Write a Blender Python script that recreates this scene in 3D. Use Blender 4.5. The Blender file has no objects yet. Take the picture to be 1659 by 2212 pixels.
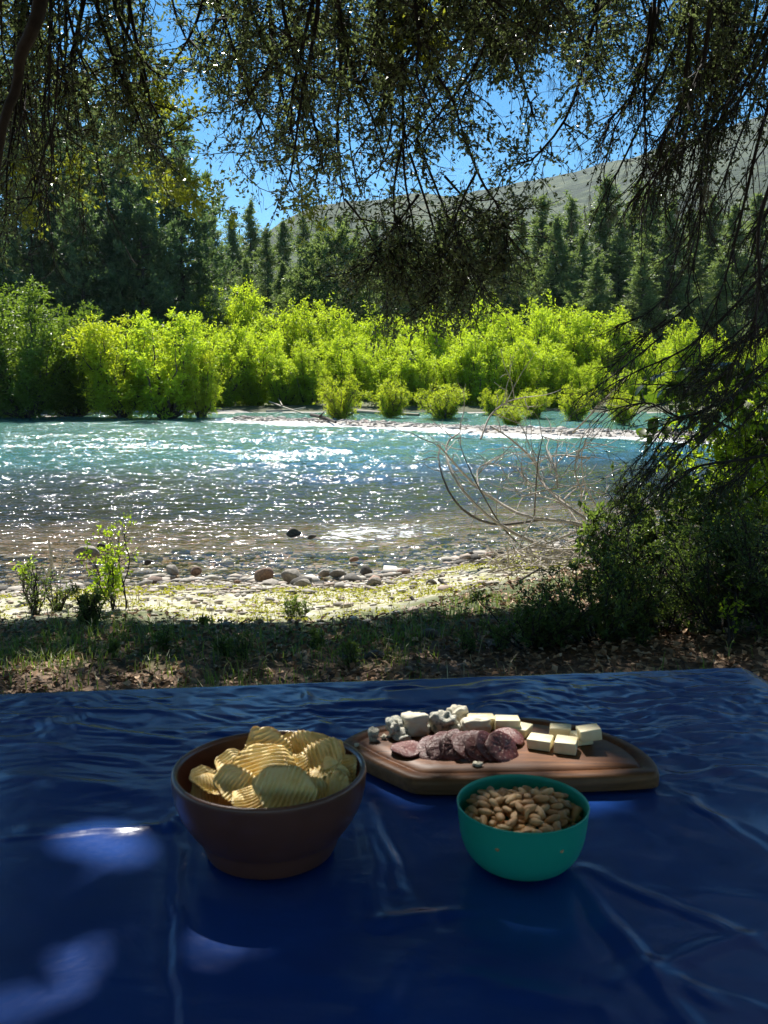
import bpy, bmesh, math, random
import numpy as np
from mathutils import Vector, Matrix

scene = bpy.context.scene
COL = scene.collection
R = math.radians
rng = np.random.default_rng(11)

# ------------------------------------------------------------------ camera, sky, sun, exposure
CAM_H = 1.23                    # seated eye height above the bank, metres
PITCH = R(8.14)                 # looking slightly down
FPX, CU, CV = 2000.0, 829.5, 1106.0   # focal length and centre in units of a 1659 x 2212 view
cam_data = bpy.data.cameras.new('camera')
cam = bpy.data.objects.new('camera', cam_data)
COL.objects.link(cam)
cam.location = (0, 0, CAM_H)
cam.rotation_euler = (math.pi / 2 - PITCH, 0, 0)
cam_data.sensor_fit = 'VERTICAL'
cam_data.sensor_height = 24.0
cam_data.lens = 24.0 * FPX / 2212.0
cam_data.clip_start = 0.02
cam_data.clip_end = 12000
cam_data.dof.use_dof = True
cam_data.dof.focus_distance = 9.0
cam_data.dof.aperture_fstop = 13.0
scene.camera = cam

SUN_EL, SUN_AZ = R(52), R(-12)  # azimuth measured from +Y, minus = to the left
SUN_DIR = np.array([math.sin(SUN_AZ) * math.cos(SUN_EL), math.cos(SUN_AZ) * math.cos(SUN_EL), math.sin(SUN_EL)])
world = bpy.data.worlds.new('World')
scene.world = world
world.use_nodes = True
wn, wl = world.node_tree.nodes, world.node_tree.links
sky = wn.new('ShaderNodeTexSky')
sky.sky_type = 'NISHITA'
sky.sun_disc = False
sky.sun_elevation = SUN_EL
sky.sun_rotation = SUN_AZ
sky.altitude = 2500
sky.air_density = 1.0
sky.dust_density = 0.0
sky.ozone_density = 3.0
hs = wn.new('ShaderNodeHueSaturation')
hs.inputs['Saturation'].default_value = 1.28
hs.inputs['Hue'].default_value = 0.488
wl.new(sky.outputs['Color'], hs.inputs['Color'])
wl.new(hs.outputs['Color'], wn['Background'].inputs['Color'])
wn['Background'].inputs['Strength'].default_value = 0.075

sl = bpy.data.lights.new('sun', 'SUN')
sl.energy = 4.6
sl.angle = R(0.5)
sl.color = (1.0, 0.95, 0.87)
sun = bpy.data.objects.new('sun', sl)
COL.objects.link(sun)
sun.rotation_euler = Vector(SUN_DIR).to_track_quat('Z', 'Y').to_euler()

vs = scene.view_settings
vs.view_transform = 'Standard'
vs.look = 'None'
vs.exposure = 1.1
vs.gamma = 1.0
vs.use_curve_mapping = False
cy = scene.cycles
cy.use_denoising = True
cy.caustics_reflective = False
cy.caustics_refractive = False
cy.max_bounces = 7
cy.diffuse_bounces = 3
cy.glossy_bounces = 3
cy.transmission_bounces = 4
cy.transparent_max_bounces = 8
cy.sample_clamp_indirect = 6.0


# ------------------------------------------------------------------ helpers
def A(*a):
    return np.array(a, dtype=float)

CP, SP = math.cos(PITCH), math.sin(PITCH)

def ray(u, v):
    a = (np.asarray(u, float) - CU) / FPX
    b = (CV - np.asarray(v, float)) / FPX
    return np.stack([a + 0 * b, CP + b * SP, -SP + b * CP], -1)

def at(u, v, y):
    """point on the line of sight at forward distance y metres"""
    d = ray(u, v)
    return A(0, 0, CAM_H) + d * (np.asarray(y, float) / d[..., 1])[..., None]

def on(u, v, z):
    """point on the line of sight on the level plane z"""
    d = ray(u, v)
    return A(0, 0, CAM_H) + d * ((z - CAM_H) / d[..., 2])[..., None]

def proj(P):
    P = np.asarray(P, float)
    x, y, z = P[..., 0], P[..., 1], P[..., 2] - CAM_H
    dep = y * CP - z * SP
    return CU + FPX * x / dep, CV - FPX * (y * SP + z * CP) / dep

def unit(v):
    return v / np.maximum(np.linalg.norm(v, axis=-1, keepdims=True), 1e-9)

def smooth01(a, b, x):
    t = np.clip((x - a) / (b - a), 0, 1)
    return t * t * (3 - 2 * t)

def np_mesh(name, V, quads=None, tris=None, smooth=False, mat=None, attrs=None):
    me = bpy.data.meshes.new(name)
    V = np.asarray(V, np.float32).reshape(-1, 3)
    me.vertices.add(len(V))
    me.vertices.foreach_set('co', V.ravel())
    idx, starts, n0 = [], [], 0
    for F in (quads, tris):
        if F is None or len(F) == 0:
            continue
        F = np.asarray(F, np.int32)
        idx.append(F.ravel())
        starts.append(n0 + np.arange(len(F), dtype=np.int32) * F.shape[1])
        n0 += F.size
    idx = np.concatenate(idx); starts = np.concatenate(starts)
    me.loops.add(len(idx))
    me.loops.foreach_set('vertex_index', idx)
    me.polygons.add(len(starts))
    me.polygons.foreach_set('loop_start', starts)
    me.polygons.foreach_set('use_smooth', np.full(len(starts), smooth))
    if attrs:
        for k, a in attrs.items():
            at_ = me.attributes.new(k, 'FLOAT', 'POINT')
            at_.data.foreach_set('value', np.asarray(a, np.float32).ravel())
    me.update(calc_edges=True)
    me.validate()
    if mat:
        me.materials.append(mat)
    return me

class Geo:
    """collects vertices, quads, triangles and one float per vertex"""
    def __init__(s):
        s.V, s.Q, s.T, s.t, s.n = [], [], [], [], 0
    def add(s, V, quads=None, tris=None, tint=None):
        V = np.asarray(V, float).reshape(-1, 3)
        if len(V) == 0:
            return s
        if quads is not None and len(quads): s.Q.append(np.asarray(quads) + s.n)
        if tris is not None and len(tris): s.T.append(np.asarray(tris) + s.n)
        s.V.append(V)
        s.t.append(np.full(len(V), .5) if tint is None else np.asarray(tint, float).ravel())
        s.n += len(V)
        return s
    def mesh(s, name, mat, smooth=False):
        return np_mesh(name, np.concatenate(s.V), np.concatenate(s.Q) if s.Q else None,
                       np.concatenate(s.T) if s.T else None, smooth, mat, {'tint': np.concatenate(s.t)})

def link(name, me, parent=None, loc=(0, 0, 0), rot=(0, 0, 0), scale=(1, 1, 1)):
    o = bpy.data.objects.new(name, me)
    COL.objects.link(o)
    o.location = loc; o.rotation_euler = rot; o.scale = scale
    if parent is not None:
        o.parent = parent
    return o

def tag(o, label=None, cat=None, group=None, kind=None):
    for k, v in (('label', label), ('category', cat), ('group', group), ('kind', kind)):
        if v: o[k] = v
    return o

def thing(name, label, cat, loc=(0, 0, 0), rot=(0, 0, 0), scale=(1, 1, 1), group=None):
    return tag(link(name, None, None, tuple(loc), tuple(rot), tuple(scale)), label, cat, group)

ORD = ('first second third fourth fifth sixth seventh eighth ninth tenth eleventh twelfth thirteenth fourteenth fifteenth '
       'sixteenth seventeenth eighteenth nineteenth twentieth').split()
def nth(i):
    return ORD[i] if i < 20 else 'twenty-' + ORD[i - 20] if i < 29 else ('thirtieth' if i == 29 else 'thirty-' + ORD[i - 30])

def catmull(pts, n):
    P = np.asarray(pts, float)
    P = np.vstack([2 * P[0] - P[1], P, 2 * P[-1] - P[-2]])
    t = np.linspace(0, len(P) - 3 - 1e-6, n)
    i = t.astype(int); f = (t - i)[:, None]
    a, b, c, d = P[i], P[i + 1], P[i + 2], P[i + 3]
    return .5 * (2 * b + (c - a) * f + (2 * a - 5 * b + 4 * c - d) * f ** 2 + (3 * b - a - 3 * c + d) * f ** 3)

def tubes(P, Rd, k=4):
    """tubes round m polylines of n points: P (m,n,3), Rd (m,n)"""
    P = np.asarray(P, float); m, n = P.shape[:2]
    T = unit(np.gradient(P, axis=1))
    ref = unit(rng.normal(size=(m, 1, 3)))
    U = unit(np.cross(T, ref)); W = np.cross(T, U)
    a = np.arange(k) * 2 * math.pi / k
    ring = U[:, :, None] * np.cos(a)[:, None] + W[:, :, None] * np.sin(a)[:, None]
    V = P[:, :, None] + ring * np.asarray(Rd)[:, :, None, None]
    base = (np.arange(m) * n * k)[:, None, None]
    i = np.arange(n - 1)[None, :, None] * k; j = np.arange(k)[None, None, :]; j2 = (j + 1) % k
    q = np.stack([base + i + j, base + i + j2, base + i + k + j2, base + i + k + j], -1).reshape(-1, 4)
    return V.reshape(-1, 3), q

def taper(m, n, r0, r1):
    r0 = np.broadcast_to(np.asarray(r0, float), (m,)); r1 = np.broadcast_to(np.asarray(r1, float), (m,))
    f = np.linspace(0, 1, n)
    return r0[:, None] * (1 - f) + r1[:, None] * f

def sample(P, idx, s):
    n = P.shape[1]
    f = s * (n - 1); i = np.minimum(f.astype(int), n - 2); w = (f - i)[:, None]
    a, b = P[idx, i], P[idx, i + 1]
    return a * (1 - w) + b * w, unit(b - a)

def spawn(P, M, s=(0.1, 1), length=(.2, .4), n=5, tang=.6, spread=.7, bias=(0, 0, -.3), wander=.25, pull=(0, 0, -.1), idx=None):
    """M side shoots growing from the polylines P"""
    m = len(P)
    idx = rng.integers(0, m, M) if idx is None else idx
    ss = rng.uniform(s[0], s[1], len(idx))
    p, t = sample(P, idx, ss)
    M = len(idx)
    d = unit(t * tang + rng.normal(size=(M, 3)) * spread + A(*bias))
    L = rng.uniform(length[0], length[1], M)[:, None]
    out = [p]
    for _ in range(n - 1):
        p = p + d * L / (n - 1)
        out.append(p)
        d = unit(d + rng.normal(size=(M, 3)) * wander + A(*pull))
    return np.stack(out, 1)

def leaves(P, N, L=(.02, .03), wr=.5, tang=.5, spread=.6, bias=(0, 0, -.2), s=(.1, 1), off=0.0, keep=None, fold=.15):
    """N small folded leaves growing along the polylines P -> V, quads, tint"""
    idx = rng.integers(0, len(P), N)
    p, t = sample(P, idx, rng.uniform(s[0], s[1], N))
    if off:
        p = p + rng.normal(size=(N, 3)) * off
    if keep is not None:
        k = keep(p); p, t = p[k], t[k]; N = len(p)
    d = unit(t * tang + rng.normal(size=(N, 3)) * spread + A(*bias))
    S = unit(np.cross(d, rng.normal(size=(N, 3)))); nn = np.cross(d, S)
    l = rng.uniform(L[0], L[1], N)[:, None]; w = l * wr * .5
    mid = p + d * l * .45 + nn * l * fold
    V = np.stack([p, mid + S * w, p + d * l, mid - S * w], 1)
    q = np.arange(N * 4).reshape(N, 4)
    return V.reshape(-1, 3), q, np.repeat(rng.uniform(0, 1, N), 4)

# smooth value noise in numpy
_perm = np.random.default_rng(3).permutation(512)
_val = np.random.default_rng(4).uniform(-1, 1, 512)
def vnoise(x, y):
    x = np.asarray(x, float); y = np.asarray(y, float)
    xi = np.floor(x).astype(int); yi = np.floor(y).astype(int)
    fx = x - xi; fy = y - yi
    fx = fx * fx * fx * (fx * (fx * 6 - 15) + 10); fy = fy * fy * fy * (fy * (fy * 6 - 15) + 10)
    h = lambda a, b: _val[_perm[(_perm[a & 511] + b) & 511]]
    return (h(xi, yi) * (1 - fx) + h(xi + 1, yi) * fx) * (1 - fy) + (h(xi, yi + 1) * (1 - fx) + h(xi + 1, yi + 1) * fx) * fy
def fbm(x, y, o=4, g=.5):
    s, a = 0, 1.0
    for k in range(o):
        s = s + a * vnoise(x * 2 ** k + 17.3 * k, y * 2 ** k - 9.1 * k); a *= g
    return s

# ------------------------------------------------------------------ material helpers
class NT:
    def __init__(s, name):
        s.m = bpy.data.materials.new(name); s.m.use_nodes = True
        s.t = s.m.node_tree; s.t.nodes.clear()
        s.out = s.t.nodes.new('ShaderNodeOutputMaterial')
    def n(s, typ, props=None, **ins):
        nd = s.t.nodes.new('ShaderNode' + typ)
        for k, v in (props or {}).items(): setattr(nd, k, v)
        for k, v in ins.items():
            key = k.replace('_', ' ')
            if key.isdigit() or (key[0] == 'i' and key[1:].isdigit()):
                sock = nd.inputs[int(key.lstrip('i'))]
            else:
                sock = nd.inputs[key]
            if isinstance(v, bpy.types.NodeSocket): s.t.links.new(v, sock)
            elif isinstance(v, bpy.types.Node): s.t.links.new(v.outputs[0], sock)
            else:
                if isinstance(v, (tuple, list)) and len(v) == 3 and sock.type == 'RGBA': v = (*v, 1)
                sock.default_value = v
        return nd
    def math(s, op, a, b=0.0, c=0.0, clamp=False):
        return s.n('Math', {'operation': op, 'use_clamp': clamp}, i0=a, i1=b, i2=c)
    def mix(s, f, a, b, blend='MIX'):
        nd = s.t.nodes.new('ShaderNodeMix'); nd.data_type = 'RGBA'; nd.blend_type = blend
        for i, v in ((0, f), (6, a), (7, b)):
            sock = nd.inputs[i]
            if isinstance(v, bpy.types.NodeSocket): s.t.links.new(v, sock)
            elif isinstance(v, bpy.types.Node): s.t.links.new(v.outputs[2] if v.bl_idname == 'ShaderNodeMix' else v.outputs[0], sock)
            else: sock.default_value = (*v, 1) if isinstance(v, (tuple, list)) and len(v) == 3 else v
        return nd.outputs[2]
    def ramp(s, f, stops, interp='LINEAR'):
        nd = s.n('ValToRGB', None, Fac=f); cr = nd.color_ramp; cr.interpolation = interp
        while len(cr.elements) < len(stops): cr.elements.new(.5)
        for e, (p, c) in zip(cr.elements, stops):
            e.position = p; e.color = (*c, 1) if len(c) == 3 else c
        return nd.outputs[0]
    def pos(s): return s.n('NewGeometry').outputs['Position']
    def obj(s): return s.n('TexCoord').outputs['Object']
    def noise(s, vec, scale, detail=4, rough=.55, dist=0.0):
        return s.n('TexNoise', None, Vector=vec, Scale=scale, Detail=detail, Roughness=rough, Distortion=dist).outputs['Fac']
    def bump(s, h, strength=.3, dist=.01, normal=None):
        nd = s.n('Bump', None, Height=h, Strength=strength, Distance=dist)
        if normal is not None: s.t.links.new(normal, nd.inputs['Normal'])
        return nd.outputs[0]
    def attr(s, name): return s.n('Attribute', {'attribute_name': name}).outputs['Fac']
    def rand(s): return s.n('ObjectInfo').outputs['Random']
    def done(s, sh):
        s.t.links.new(sh if isinstance(sh, bpy.types.NodeSocket) else sh.outputs[0], s.out.inputs['Surface'])
        return s.m

def leaf_mat(name, c0, c1, c2, trans, tr=.45, rough=.45, spec=.35, objvar=.25):
    k = NT(name)
    f = k.attr('tint')
    col = k.ramp(f, [(0, c0), (.6, c1), (1, c2)])
    var = k.math('MULTIPLY_ADD', k.rand(), objvar * 2, 1 - objvar)
    col = k.mix(1.0, col, k.n('CombineColor', None, Red=var, Green=var, Blue=var), 'MULTIPLY')
    p = k.n('BsdfPrincipled', None, Base_Color=col, Roughness=rough)
    p.inputs['Specular IOR Level'].default_value = spec
    tcol = k.mix(f, trans, tuple(min(1, x * 1.25) for x in trans))
    t = k.n('BsdfTranslucent', None, Color=tcol)
    return k.done(k.n('MixShader', None, Fac=tr, i1=p, i2=t))

def bark_mat(name, a, b, scale=30, rough=.85, bump=.4):
    k = NT(name)
    n = k.noise(k.obj(), scale, 6, .65)
    return k.done(k.n('BsdfPrincipled', None, Base_Color=k.ramp(n, [(.3, a), (.7, b)]), Roughness=rough,
                      Normal=k.bump(n, bump, .01)))

def noisy_mat(name, a, b, scale=20, rough=.6, bump=.2, spec=.4, lo=.35, hi=.65, dist=.003, detail=5):
    k = NT(name)
    n = k.noise(k.obj(), scale, detail, .6)
    p = k.n('BsdfPrincipled', None, Base_Color=k.ramp(n, [(lo, a), (hi, b)]), Roughness=rough, Normal=k.bump(n, bump, dist))
    p.inputs['Specular IOR Level'].default_value = spec
    return k.done(p)
# ------------------------------------------------------------------ terrain: bank, river bed, gravel bar, far bank
WATER = -0.60
def shore_y(x):
    return 8.5 + np.where(x < 0, .12 * x, 3.2 * (1 - np.exp(-np.maximum(x, 0) / 2.6))) + .18 * vnoise(x * 1.3, 4.2 + 0 * x)

def bar_y(x):      # near edge of the gravel bar across the river
    return np.clip(37.0 - .84 * x, 24, 60) + .8 * vnoise(x * .5, 7.7 + 0 * x)

def terrain(x, y):
    x = np.asarray(x, float); y = np.asarray(y, float)
    t = y - shore_y(x)
    z = np.interp(t, [-30, -6, -3.6, -2.0, -.8, 0, .8, 2.5, 6, 14, 24, 60],
                  [.5, .06, -.06, -.26, -.48, -.62, -.72, -.86, -1.15, -1.9, -2.2, -2.2])
    e = y - bar_y(x)
    rise = np.interp(e, [-9, -3, -.5, .6, 2.6, 4.2, 6], [0, .55, .93, 1.015, 1.02, .92, .70])
    w = smooth01(-9.5, -7, x)                      # the bar runs to the right of the near willows
    zb = -2.2 + 1.62 * rise
    z = np.where(e > -9, np.maximum(z, zb * w + (1 - w) * z), z)
    left = smooth01(-6.0, -8.5, x) * smooth01(43.5, 47.5, y)     # low bank under the near willows
    z = np.where(left > 0, np.maximum(z, -2.2 + left * (1.50 + .1 * vnoise(x, y))), z)
    far = smooth01(50, 56, y)
    z = z * (1 - far) + far * (-.42 + .012 * np.maximum(y - 58, 0) + .15 * vnoise(x * .2, y * .2))
    far2 = np.maximum(y - 140, 0)
    z = z + .03 * far2 * (y > 140) * (y < 900)
    near = (t < 1) & (y < 16)
    z = z + np.where(near, .018 * fbm(x * 1.7, y * 1.7, 3) + .01 * fbm(x * 7, y * 7, 2), 0)
    return z

def axis(dense0, dense1, step, lo, hi, g=1.16):
    a = list(np.arange(dense0, dense1 + step / 2, step))
    s = step
    while a[-1] < hi: s *= g; a.append(a[-1] + s)
    s = step
    while a[0] > lo: s *= g; a.insert(0, a[0] - s)
    return np.array(a)

def grid_quads(nx, ny):
    i = np.arange(ny - 1)[:, None] * nx + np.arange(nx - 1)[None]
    return np.stack([i, i + 1, i + nx + 1, i + nx], -1).reshape(-1, 4)

k = NT('ground_material')
P = k.pos()
t = k.attr('shore')
warp = k.math('MULTIPLY_ADD', k.noise(P, 1.6, 4), 1.6, k.math('ADD', t, -.8))
litter_n = k.noise(P, 38, 5, .7)
litter = k.ramp(litter_n, [(.3, (.05, .030, .017)), (.5, (.13, .08, .045)), (.68, (.26, .17, .10))])
grass_n = k.noise(P, 22, 5, .7)
grass = k.ramp(grass_n, [(.3, (.03, .035, .012)), (.55, (.075, .10, .022)), (.75, (.16, .15, .05))])
peb_v = k.n('TexVoronoi', {'feature': 'F1'}, Vector=P, Scale=17.0)
peb_c = k.ramp(k.n('SeparateColor', None, Color=peb_v.outputs['Color']).outputs[0],
               [(0, (.26, .24, .18)), (.5, (.42, .39, .32)), (1, (.58, .55, .48))])
moss = k.ramp(k.noise(P, 9, 4, .65), [(.45, (0, 0, 0)), (.64, (.95, .95, .95))])
pebble = k.mix(moss, peb_c, (.25, .255, .05))
bed_v = k.n('TexVoronoi', {'feature': 'F1'}, Vector=P, Scale=7.0)
bed_c = k.ramp(k.n('SeparateColor', None, Color=bed_v.outputs['Color']).outputs[0],
               [(0, (.045, .035, .022)), (.35, (.15, .10, .055)), (.7, (.34, .20, .11)), (1, (.38, .35, .29))])
bed = k.mix(k.ramp(k.noise(P, .7, 4, .6), [(.4, (0, 0, 0)), (.75, (.7, .7, .7))]), bed_c, (.12, .095, .045))
c = k.mix(k.ramp(k.math('MULTIPLY_ADD', warp, .2, 1.0), [(.10, (0, 0, 0)), (.2, (1, 1, 1))]), litter, grass)
c = k.mix(k.ramp(k.math('MULTIPLY_ADD', warp, .2, 1.0), [(.30, (0, 0, 0)), (.42, (1, 1, 1))]), c, pebble)
c = k.mix(k.ramp(k.math('MULTIPLY_ADD', t, .1, .5), [(.48, (0, 0, 0)), (.51, (1, 1, 1))]), c, bed)
Z = k.n('SeparateXYZ', None, Vector=P)
bar_c = k.ramp(k.noise(P, 5, 5, .7), [(.3, (.22, .20, .17)), (.7, (.46, .43, .38))])
isbar = k.math('MULTIPLY', k.math('GREATER_THAN', t, 12.0), k.math('GREATER_THAN', Z.outputs[2], -.80))
c = k.mix(isbar, c, bar_c)
farg = k.ramp(k.noise(P, .35, 5, .65), [(.3, (.03, .04, .014)), (.7, (.085, .095, .03))])
c = k.mix(k.math('GREATER_THAN', Z.outputs[1], 53.5), c, farg)
hgt = k.mix(k.ramp(k.math('MULTIPLY_ADD', warp, .2, 1.0), [(.3, (0, 0, 0)), (.42, (1, 1, 1))]), litter_n, peb_v.outputs['Distance'])
M_GROUND = k.done(k.n('BsdfPrincipled', None, Base_Color=c, Roughness=.9, Normal=k.bump(hgt, .5, .02)))

xs = axis(-5.5, 5.5, .08, -3000, 3000, 1.13)
ys = np.concatenate([axis(2.4, 12, .075, -60, 130, 1.05), np.geomspace(140, 4000, 26)])
X, Y = np.meshgrid(xs, ys)
Zg = terrain(X, Y)
ground = tag(link('ground', np_mesh('ground', np.stack([X, Y, Zg], -1), grid_quads(len(xs), len(ys)), None, True, M_GROUND,
                                     {'shore': (Y - shore_y(X))})), kind='structure')

# ------------------------------------------------------------------ river surface
k = NT('river_water')
P = k.pos()
t = k.attr('shore'); foam_glint_a = k.attr('foam')
Pm = k.n('Mapping', None, Vector=P, Scale=(1.0, 1.9, 1.0)).outputs[0]
def wave_normal(scale, detail, amt):
    nz = k.n('TexNoise', None, Vector=Pm, Scale=scale, Detail=detail, Roughness=.55, Distortion=.3).outputs['Color']
    v = k.n('VectorMath', {'operation': 'SUBTRACT'}, i0=nz, i1=(.5, .5, .5))
    return k.n('VectorMath', {'operation': 'MULTIPLY'}, i0=v, i1=(amt * 1.1, amt * 1.15, 0)).outputs[0]
calm = k.math('MULTIPLY_ADD', k.noise(P, .5, 3, .6), .8, .47)          # smoother and rougher patches
tilt = k.n('VectorMath', {'operation': 'ADD'}, i0=wave_normal(3.6, 2.0, 1.35), i1=wave_normal(21.0, 2.0, 1.75)).outputs[0]
calm = k.math('MULTIPLY', calm, k.ramp(k.math('MULTIPLY', t, .1), [(0, (.72, .72, .72)), (.3, (1, 1, 1))]))
sc_ = k.n('VectorMath', {'operation': 'SCALE'}, i0=tilt); k.t.links.new(calm.outputs[0], sc_.inputs['Scale'])
nrm = k.n('VectorMath', {'operation': 'NORMALIZE'}, i0=k.n('VectorMath', {'operation': 'ADD'}, i0=k.n('NewGeometry').outputs['Normal'], i1=sc_.outputs[0]).outputs[0]).outputs[0]
deep = k.math('MAXIMUM', 0.0, k.ramp(k.math('MULTIPLY_ADD', k.math('MULTIPLY_ADD', k.noise(P, .35, 3), 5.0, t), 1 / 40, -.06),
              [(.05, (.03, .03, .03)), (.20, (.36, .36, .36)), (.32, (.94, .94, .94))]))
deepc = k.ramp(k.math('MULTIPLY', t, 1 / 40), [(.05, (.06, .07, .06)), (.22, (.05, .085, .09)), (.36, (.045, .16, .155)), (.7, (.075, .20, .165))])
body = k.n('MixShader', None, Fac=deep, i1=k.n('BsdfTransparent', None, Color=(.90, .88, .80)),
           i2=k.n('BsdfDiffuse', None, Color=deepc, Normal=nrm))
fr = k.n('Fresnel', None, IOR=1.33, Normal=nrm)
water = k.n('MixShader', None, Fac=fr, i1=body, i2=k.n('BsdfGlossy', None, Color=(1, 1, 1), Roughness=.10, Normal=nrm))
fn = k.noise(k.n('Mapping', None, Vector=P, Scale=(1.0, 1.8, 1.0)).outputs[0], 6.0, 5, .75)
foam = k.math('MULTIPLY', k.math('GREATER_THAN', k.math('ADD', foam_glint_a, k.math('MULTIPLY', k.math('SUBTRACT', fn, .5), 2.4)), .62), .85)
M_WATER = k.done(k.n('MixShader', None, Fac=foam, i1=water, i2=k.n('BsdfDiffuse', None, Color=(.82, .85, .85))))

xs = axis(-12, 12, .085, -42, 42, 1.07)
ys = 7.2 + (np.geomspace(1, 8.2, 285) - 1) / 7.2 * 50
X, Y = np.meshgrid(xs, ys)
T = Y - shore_y(X); E = Y - bar_y(X)
amp = .006 + .035 * smooth01(1, 9, T)
def waves(X, Y):
    w = np.zeros_like(X)
    for i in range(16):
        lam = .35 * 1.28 ** i * rng.uniform(.9, 1.1)
        if lam > 7: break
        an = rng.normal(math.pi / 2, .5)
        kx, ky = math.cos(an) * 2 * math.pi / lam, math.sin(an) * 2 * math.pi / lam
        ph = rng.uniform(0, 6.3) + 1.6 * vnoise(X / lam / 2.5 + i * 7, Y / lam / 2.5)
        w += (1 - np.abs(np.sin((X * kx + Y * ky) * .5 + ph)) * 2) * .22 * lam ** .7
    return w
W = waves(X, Y)
turb = smooth01(.1, .8, fbm(X * .12 + 3, Y * .22, 3))
Wz = WATER + W * amp * (.55 + .9 * turb) * 1.3
# white water at the rock and shallows; on the bar it also paints sun glitter
rock = on(632, 1152, WATER + .04)
wake = np.exp(-(((Y - rock[1] - .30 * (X - rock[0])) / 1.0) ** 2)) * smooth01(.1, .5, X - rock[0]) * smooth01(2.8, .8, X - rock[0])
foam_glint_v = .10 + .24 * smooth01(.5, 1.6, W) * turb + .50 * wake
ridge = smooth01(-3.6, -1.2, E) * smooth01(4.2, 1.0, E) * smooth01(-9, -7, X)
foam_glint_v += .84 * ridge
foam_glint_v += .09 * np.exp(-((Y - 20.5 - .25 * X) / 1.4) ** 2) * smooth01(9, -3, X) + .09 * np.exp(-((Y - 13.5 + .12 * X) / 1.0) ** 2)
foam_glint_v *= smooth01(0.05, .5, T)
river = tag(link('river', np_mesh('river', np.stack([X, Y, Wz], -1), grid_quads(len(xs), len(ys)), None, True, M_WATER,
                                   {'shore': T, 'foam': foam_glint_v})), kind='structure')

# ------------------------------------------------------------------ mountain
k = NT('mountain_material')
P = k.pos()
scrub = k.math('MULTIPLY_ADD', k.noise(P, .045, 4, .7), .55, k.math('MULTIPLY', k.noise(P, .008, 6, .65), .45))
c = k.ramp(scrub, [(.40, (.010, .022, .010)), (.47, (.026, .048, .020)), (.54, (.06, .085, .034)), (.64, (.13, .13, .07))])
M_MOUNT = k.done(k.n('BsdfPrincipled', None, Base_Color=c, Roughness=1.0, Normal=k.bump(k.noise(P, .035, 5, .7), .8, 9.0)))
ru = np.array([-900, -300, 100, 400, 560, 640, 690, 760, 860, 960, 1060, 1150, 1230, 1310, 1400, 1500, 1590, 1659, 1850, 2200, 3000])
rv = np.array([700, 690, 660, 600, 530, 488, 466, 458, 446, 432, 414, 392, 373, 350, 330, 305, 285, 268, 235, 300, 520])
def ridge_h(x):        # skyline height of the ridge 1500 m away
    p = at(ru, rv, 1500.0)
    return np.interp(x, p[:, 0], p[:, 2])
xs = np.linspace(-2600, 2600, 330); ys = np.linspace(380, 2600, 120)
X, Y = np.meshgrid(xs, ys)
H = ridge_h(X * 1500 / np.maximum(Y, 900) ** 1.0)
s = np.where(Y < 1500, smooth01(300, 1520, Y) ** 1.15, 1 - .55 * smooth01(1500, 2600, Y))
Zm = H * s + (fbm(X / 180, Y / 180, 5) * 16 + np.abs(fbm(X / 420 + 5, Y / 420, 3)) * -22) * smooth01(380, 900, Y) * (.35 + .65 * np.clip(np.abs(1500 - Y) / 500, 0, 1))
Zm = Zm + 2 * vnoise(X / 14, Y / 14) * smooth01(500, 800, Y) - 4
tag(link('mountain', np_mesh('mountain', np.stack([X, Y, Zm], -1), grid_quads(len(xs), len(ys)), None, True, M_MOUNT)), kind='structure')
# ------------------------------------------------------------------ far vegetation
M_BARK = bark_mat('grey_brown_bark', (.035, .026, .02), (.10, .08, .06))
M_BARK_DARK = bark_mat('dark_bark', (.022, .016, .012), (.06, .045, .035))
M_WILLOW = leaf_mat('willow_leaf', (.145, .225, .02), (.26, .37, .026), (.42, .48, .045), (.64, .80, .035), .52, objvar=.2)
M_WILLOW_Y = leaf_mat('yellowish_willow_leaf', (.17, .24, .02), (.30, .36, .025), (.46, .47, .05), (.66, .76, .03), .5, objvar=.1)
M_WILLOW_D = leaf_mat('dark_willow_leaf', (.05, .10, .02), (.09, .16, .025), (.19, .25, .05), (.28, .42, .03), .42, objvar=.25)
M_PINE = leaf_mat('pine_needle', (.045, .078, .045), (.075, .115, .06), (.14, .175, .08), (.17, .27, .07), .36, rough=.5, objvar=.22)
M_PINE_L = leaf_mat('pale_pine_needle', (.06, .10, .045), (.11, .16, .065), (.18, .225, .09), (.26, .36, .08), .38, rough=.5, objvar=.2)  # paler green needles than those of the left grove

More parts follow.
